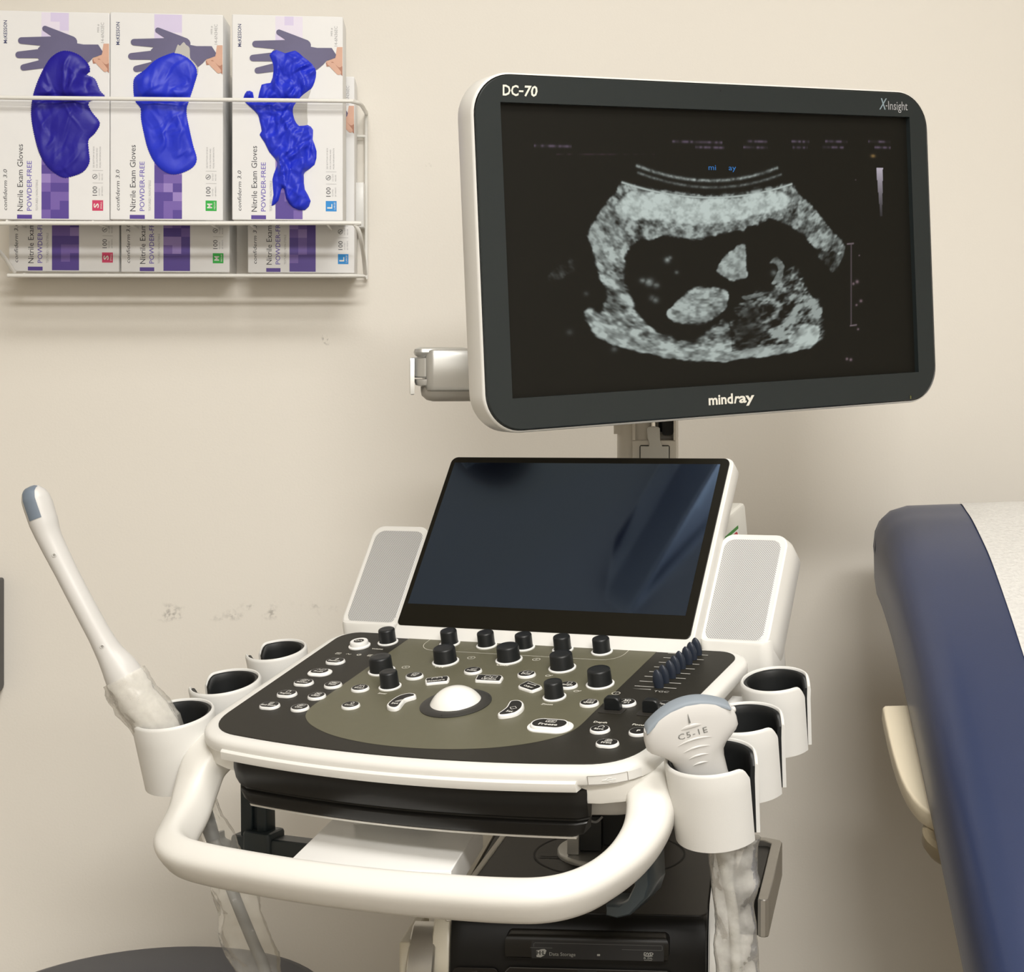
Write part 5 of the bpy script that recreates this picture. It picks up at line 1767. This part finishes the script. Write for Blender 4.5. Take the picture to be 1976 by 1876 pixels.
G3 = [(43.0, 194.1), (51.0, 200.2), (61.2, 196.4), (72.5, 199.8), (81.5, 193.0), (92.9, 183.9), (96.9, 174.9), (95.1, 163.5), (90.6, 154.5), (81.5, 147.7), (74.7, 139.8), (70.2, 131.8), (71.3, 120.5), (77.0, 111.4), (87.2, 112.6), (93.3, 106.9), (92.9, 95.6), (97.4, 82.0), (95.1, 66.1), (83.8, 57.1), (82.7, 50.3), (83.8, 36.7), (90.6, 23.1), (83.8, 12.2), (70.2, 15.2), (62.3, 25.4), (60.0, 36.7), (56.6, 36.7), (53.2, 23.1), (45.3, 16.8), (47.6, 29.9), (46.4, 48.0), (49.8, 59.3), (52.1, 68.4), (43.0, 79.7), (37.4, 91.1), (31.7, 100.1), (34.0, 104.6), (31.7, 116.0), (29.4, 123.9), (20.4, 133.0), (14.7, 138.6), (13.1, 143.1), (17.0, 151.1), (23.8, 149.9), (25.4, 140.9), (29.4, 140.9), (34.0, 159.0), (44.2, 161.3), (47.6, 174.9), (46.4, 186.2)]
GB_D = glove_mat('nitrile_indigo', srgb(32, 24, 150))
GB_B = glove_mat('nitrile_blue', srgb(34, 52, 206))
def ex1(x, y):
    # flap of the cuff folded down across the rail
    return 7.0 * math.exp(-(((x - 84) / 12) ** 2 + ((y - 152) / 22) ** 2)) - 4.5 * math.exp(-(((x - 95) / 7) ** 2 + ((y - 160) / 12) ** 2)) - 5 * math.exp(-((y - 141) / 4.0) ** 2)
def ex2(x, y):
    return 6.0 * math.exp(-(((x - 44) / 14) ** 2 + ((y - 158) / 18) ** 2)) - 5 * math.exp(-((y - 141) / 4.0) ** 2)
def ex3(x, y):
    return -5 * math.exp(-((y - 140) / 4.0) ** 2) + 3.0 * math.exp(-(((x - 70) / 12) ** 2 + ((y - 60) / 30) ** 2))
glove(G1, fx[0], fz[0], YF, 3.6, 2, GB_D, 'dark indigo-blue glove bulging from the red S tagged box', 1.35, 46, ex1, 0.9, 3.5, 0.7)
glove(G2, fx[1], fz[1], YF, 3.6, 4, GB_B, 'smooth royal-blue glove filling the slot of the green M tagged box', 1.2, 48, ex2, 0.8, 3.5, 0.6)
glove(G3, fx[2], fz[2], YF, 3.2, 6, GB_B, 'crumpled royal-blue gloves with dangling fingers on the blue L tagged box', 1.45, 190, ex3, 1.25, 2.2, 0.0, 2)
# torn card flaps of the slots
def flap(pts, X, Z, lift, seed, label):
    o = smooth_closed(ccw(pts), 3)
    m = MB()
    v = [(p[0], p[1], 0.3 + lift * abs(noise.noise(Vector((p[0] * .08, p[1] * .08, seed))))) for p in o]
    n = len(v)
    m.add(v + [(a, b, c + 0.6) for a, b, c in v], [tuple(range(n, 2 * n)), tuple(range(n - 1, -1, -1))] + [(i, (i + 1) % n, n + (i + 1) % n, n + i) for i in range(n)], 0)
    return tag(part('torn_flap', m, CARDIN, None, WF @ rot_frame((X, YF, Z), (1, 0, 0), (0, 0, 1), (0, -1, 0))), label, 'card flap')
flap([(73.6, 190), (76.3, 204.3), (79, 203.4), (83.1, 207.7), (86, 204.6), (89.9, 200.9), (90.6, 189.6), (95.6, 183.9), (99.7, 177.1), (97.8, 170.3), (88.8, 179.4)], fx[1], fz[1], 1.2, 1, 'torn pale card flap at the top of the middle glove slot')
flap([(90.6, 154.5), (81.5, 147.7), (74.7, 139.8), (70.2, 131.8), (71.3, 120.5), (77.0, 111.4), (86.5, 112.6), (86.4, 128), (87.2, 142)], fx[2], fz[2], 0.6, 2, 'pale inner card showing beside the crumpled gloves on the L tagged box')

# ---- white wire rack
rack = thing('wire_rack', 'white wire rack on the wall holding two tiers of glove boxes', 'rack', (-0.54, 2.1, 1.33))
RACKW = mat('white_wire', (0.80, 0.79, 0.75), 0.35)
def wire(name, pts, r=2.5, sub=6):
    return part(name, MB().tube(smooth_open(pts, sub) if sub else pts, r, 12, 0), RACKW, rack, WF)
FXL, FXR, FR, RR, WR = -234.0, 184.5, -163.0, -82.0, -9.0       # left, right, front rail, lower tier, wall side
zt, zm, zb = 1543.0, 1399.5, 1342.5
wire('front_rail', [(FXL + 2, WR, zt - 12), (FXL, -60, zt - 4), (FXL - 1, -140, zt), (FXL + 6, FR, zt - 1), (FXL + 22, FR, zt - 1.5), (-20, FR, zt), (FXR - 26, FR, zt + 1.5), (FXR - 10, FR + 3, zt + 1.5), (FXR - 1, FR + 22, zt + 1), (FXR, -60, zt + 6), (FXR, WR, zt + 9)], 2.5)
wire('lower_rail', [(FXL + 8, RR, zb + 3), (FXL, -105, zb + 22), (FXL - 5, -146, zm - 22), (FXL - 1, FR, zm - 6), (FXL + 14, FR, zm - 2), (-20, FR, zm), (FXR - 16, FR, zm + 2), (FXR - 7, FR + 1, zm), (FXR - 2, FR + 5, zm - 8), (FXR, -145, zm - 20), (FXR + 1, -105, zb + 22), (FXR + 2, RR, zb + 3)], 2.5)
wire('bottom_rail', [(FXL, RR, zb - 1), (FXR + 2, RR, zb + 1)], 2.4, 0)
wire('bottom_rail', [(FXL, -14, zb + 2), (FXR, -14, zb + 3)], 2.0, 0)
wire('side_wire', [(FXR, WR, zt + 12), (FXR, WR, zb)], 2.3, 0)
wire('side_wire', [(FXL, WR, zt + 2), (FXL, WR, zb)], 2.3, 0)
for x in (-215, -120, -85, 10, 55, 145):
    wire('shelf_wire', [(x, -76, zm + .5), (x, FR, zm + 1)], 1.3, 0)
    wire('shelf_wire', [(x, WR, zb + 1.5), (x, RR, zb + 1)], 1.3, 0)
wire('back_wire', [(FXL, WR, zt - 20), (FXR, WR, zt - 20)], 2.0, 0)
mb = MB().rbox(172, 183, -38, -4, 1406, 1462, 1.5, 1, 0)
part('wall_clip', mb, mat('clip_plastic', (0.72, 0.72, 0.70), 0.3), rack, WF)
# ================================================================== EXAM TABLE
VINYL = mat('blue_vinyl', srgb(44, 55, 88), 0.34, spec=0.7, mottle=0.05, mscale=25, bump=0.05, bscale=500)
table = thing('exam_table', 'navy blue upholstered exam table with a raised back, beside the machine', 'exam table', (0.6, 1.1, 0.0))
XL, XRt = 0.268, 0.90
# centre line of the raised back seen from the side: (y, top z)
LINE = [(2.022, 1.060), (2.00, 1.068), (1.96, 1.062), (1.919, 1.053), (1.838, 1.0283), (1.764, 0.997), (1.679, 0.9555), (1.55, 0.888), (1.40, 0.808), (1.25, 0.728), (1.12, 0.668), (1.0, 0.640), (0.80, 0.628), (0.40, 0.625), (0.36, 0.615)]
pl = smooth_open([Vector((0, y, z)) for y, z in LINE], 5)
mb = MB()
rings = []
n = len(pl)
for i, p in enumerate(pl):
    t = (pl[min(i + 1, n - 1)] - pl[max(i - 1, 0)]).normalized()
    nr = Vector((0, -t.z, t.y))
    if nr.z < 0:
        nr = -nr
    th = 0.118
    if i < 5:
        th = [0.096, 0.110, 0.116, 0.118, 0.118][i]
    if i > n - 5:
        th = [0.05, 0.085, 0.105, 0.115][n - 1 - i] if n - 1 - i < 4 else th
    # cross-section: crowned top with a soft shoulder, belly at the side, tucked under
    sec = [(XL + 0.040, 0.0), (XL + 0.020, -0.006), (XL + 0.009, -0.016), (XL + 0.003, -0.032), (XL, -0.055), (XL + 0.001, -0.085), (XL + 0.004, -0.105), (XL + 0.012, -0.115), (XL + 0.03, -0.118)]
    k = th / 0.118
    ring = [Vector((x, 0, 0)) + p + nr * (d * k) for x, d in sec]
    ring += [Vector((XL + XRt - x, 0, 0)) + p + nr * (d * k) for x, d in sec[::-1]]
    # crown
    ring += [Vector((x, 0, 0)) + p + nr * (0.004 * math.sin(PI * (x - XL) / (XRt - XL))) for x in np.linspace(XRt - 0.09, XL + 0.09, 8)]
    rings.append([tuple(q * 1000) for q in ring])
mb.loft(rings, 0)
cushion = part('cushion', mb, VINYL, table, Matrix.Identity(4), 60)
mb = MB()
mb.rbox(360, 820, 420, 1180, 120, 500, 20, 6, 0)
mb.rbox(330, 850, 380, 1250, 0, 120, 20, 6, 1)
mb.rbox(340, 830, 420, 1300, 500, 512, 10, 3, 1)
part('table_base', mb, [mat('base_beige', (0.62, 0.57, 0.46), 0.45), mat('base_dark', (0.05, 0.05, 0.05), 0.5)], table, Matrix.Identity(4))
mb = MB()
for x in (420, 760):
    mb.tube([(x, 1180, 500), (x, 1420, 690), (x, 1800, 880)], (14, 14), 10, 0)
part('back_support', mb, STEEL, table, Matrix.Identity(4))
# beige paddle sticking out from under the back
BEIGE = mat('arm_beige', (0.74, 0.66, 0.50), 0.40, mottle=0.03)
sl = Vector((0, -0.905, -0.425)).normalized()
SFm = rot_frame((0.0, 1.772, 0.878), (1, 0, 0), -sl, Vector((1, 0, 0)).cross(-sl))
o = [(248.5, 0), (249.5, 1.5), (290, 3), (330, 3), (330, -176), (290, -176), (283, -174.5), (276, -171), (269, -165), (263, -157), (258, -146), (254, -133), (251, -117), (249, -98), (247.7, -76), (247, -50), (246.8, -20), (247, -1.5)]
mb = MB()
mb.slab(o, [(5, -22), (1.5, -20), (0, -16), (0, -3), (0.5, -1.2), (1.4, -0.3), (3, 0)], 0, None)
pd = part('arm_paddle', mb, BEIGE, table, SFm)
mb = MB()
mb.lathe([(26, -20), (30, -24), (30, -36), (24, -46), (8, -50)], 28, 0, Matrix.Translation((296, -168, 0)))
part('paddle_hub', mb, mat('hub_tan', (0.36, 0.30, 0.20), 0.45), pd, SFm)
# paper sheet down the middle
mb = MB()
rings = []
for i, p in enumerate(pl):
    if i < 4 or i > n - 4:
        continue
    t = (pl[min(i + 1, n - 1)] - pl[max(i - 1, 0)]).normalized()
    nr = Vector((0, -t.z, t.y))
    if nr.z < 0:
        nr = -nr
    row = []
    for x in np.linspace(XL + 0.103, XRt - 0.10, 30):
        w = 0.0018 + 0.004 * math.sin(PI * (x - XL) / (XRt - XL)) + 0.0012 * noise.noise(Vector((x * 14, p.y * 14, 2)))
        row.append(tuple((Vector((x, 0, 0)) + p + nr * w) * 1000))
    rings.append(row)
m2 = len(rings[0])
mb.loft(rings, 0, None, False, False, False)
def paper_mat():
    m = bpy.data.materials.new('crepe_paper')
    m.use_nodes = True
    nt = m.node_tree
    b = nt.nodes['Principled BSDF']
    b.inputs['Roughness'].default_value = 0.75
    tc = nt.nodes.new('ShaderNodeTexCoord')
    nz = nt.nodes.new('ShaderNodeTexNoise')
    nz.inputs['Scale'].default_value = 230.0
    nz.inputs['Detail'].default_value = 4.0
    nt.links.new(tc.outputs['Object'], nz.inputs['Vector'])
    mx = nt.nodes.new('ShaderNodeMix')
    mx.data_type = 'RGBA'
    mx.inputs['A'].default_value = (0.60, 0.59, 0.57, 1)
    mx.inputs['B'].default_value = (0.80, 0.79, 0.76, 1)
    nt.links.new(nz.outputs['Fac'], mx.inputs['Factor'])
    nt.links.new(mx.outputs['Result'], b.inputs['Base Color'])
    bp = nt.nodes.new('ShaderNodeBump')
    bp.inputs['Strength'].default_value = 0.9
    bp.inputs['Distance'].default_value = 0.002
    nt.links.new(nz.outputs['Fac'], bp.inputs['Height'])
    nt.links.new(bp.outputs['Normal'], b.inputs['Normal'])
    return m
tag(part('paper_sheet', mb, paper_mat(), None, Matrix.Identity(4), 60), 'white crinkled paper sheet covering the exam table', 'paper sheet')

# ================================================================== STOOL
stool = thing('round_stool', 'dark grey-blue round stool seat at the bottom left, below the white wand probe', 'stool', (-0.537, 1.80, 0.0))
SF = Matrix.Translation((-0.537, 1.80, 0.0))
mb = MB()
mb.lathe([(140, 478), (190, 482), (199, 495), (201, 520), (199, 538), (193, 547), (180, 551), (100, 553), (0.01, 553.5)], 64, 0)
part('seat', mb, mat('stool_vinyl', srgb(58, 60, 68), 0.45, mottle=0.05, bump=0.05, bscale=600), stool, SF, 50)
mb = MB()
mb.lathe([(60, 470), (60, 480)], 24, 0)
mb.lathe([(16, 260), (16, 472)], 20, 0)
mb.lathe([(26, 90), (26, 300), (20, 305)], 20, 0)
part('gas_column', mb, CHROME, stool, SF)
for k in range(5):
    a = 2 * PI * k / 5 + 0.3
    mb = MB().tube([(20 * math.cos(a), 20 * math.sin(a), 100), (235 * math.cos(a), 235 * math.sin(a), 72)], [(20, 16), (12, 10)], 12, 0, None, (0, 0, 1), True, 3)
    lg = part('leg', mb, CHROME, stool, SF)
    mb = MB().lathe([(10, -16), (24, -16), (27, -12), (27, 12), (24, 16), (10, 16)], 20, 0, rot_frame((235 * math.cos(a), 235 * math.sin(a), 27), (-math.sin(a), math.cos(a), 0), (0, 0, 1), (math.cos(a), math.sin(a), 0)))
    mb.lathe([(6, 30), (6, 70)], 10, 0, Matrix.Translation((235 * math.cos(a), 235 * math.sin(a), 0)))
    part('caster', mb, BLACKP, lg, SF)
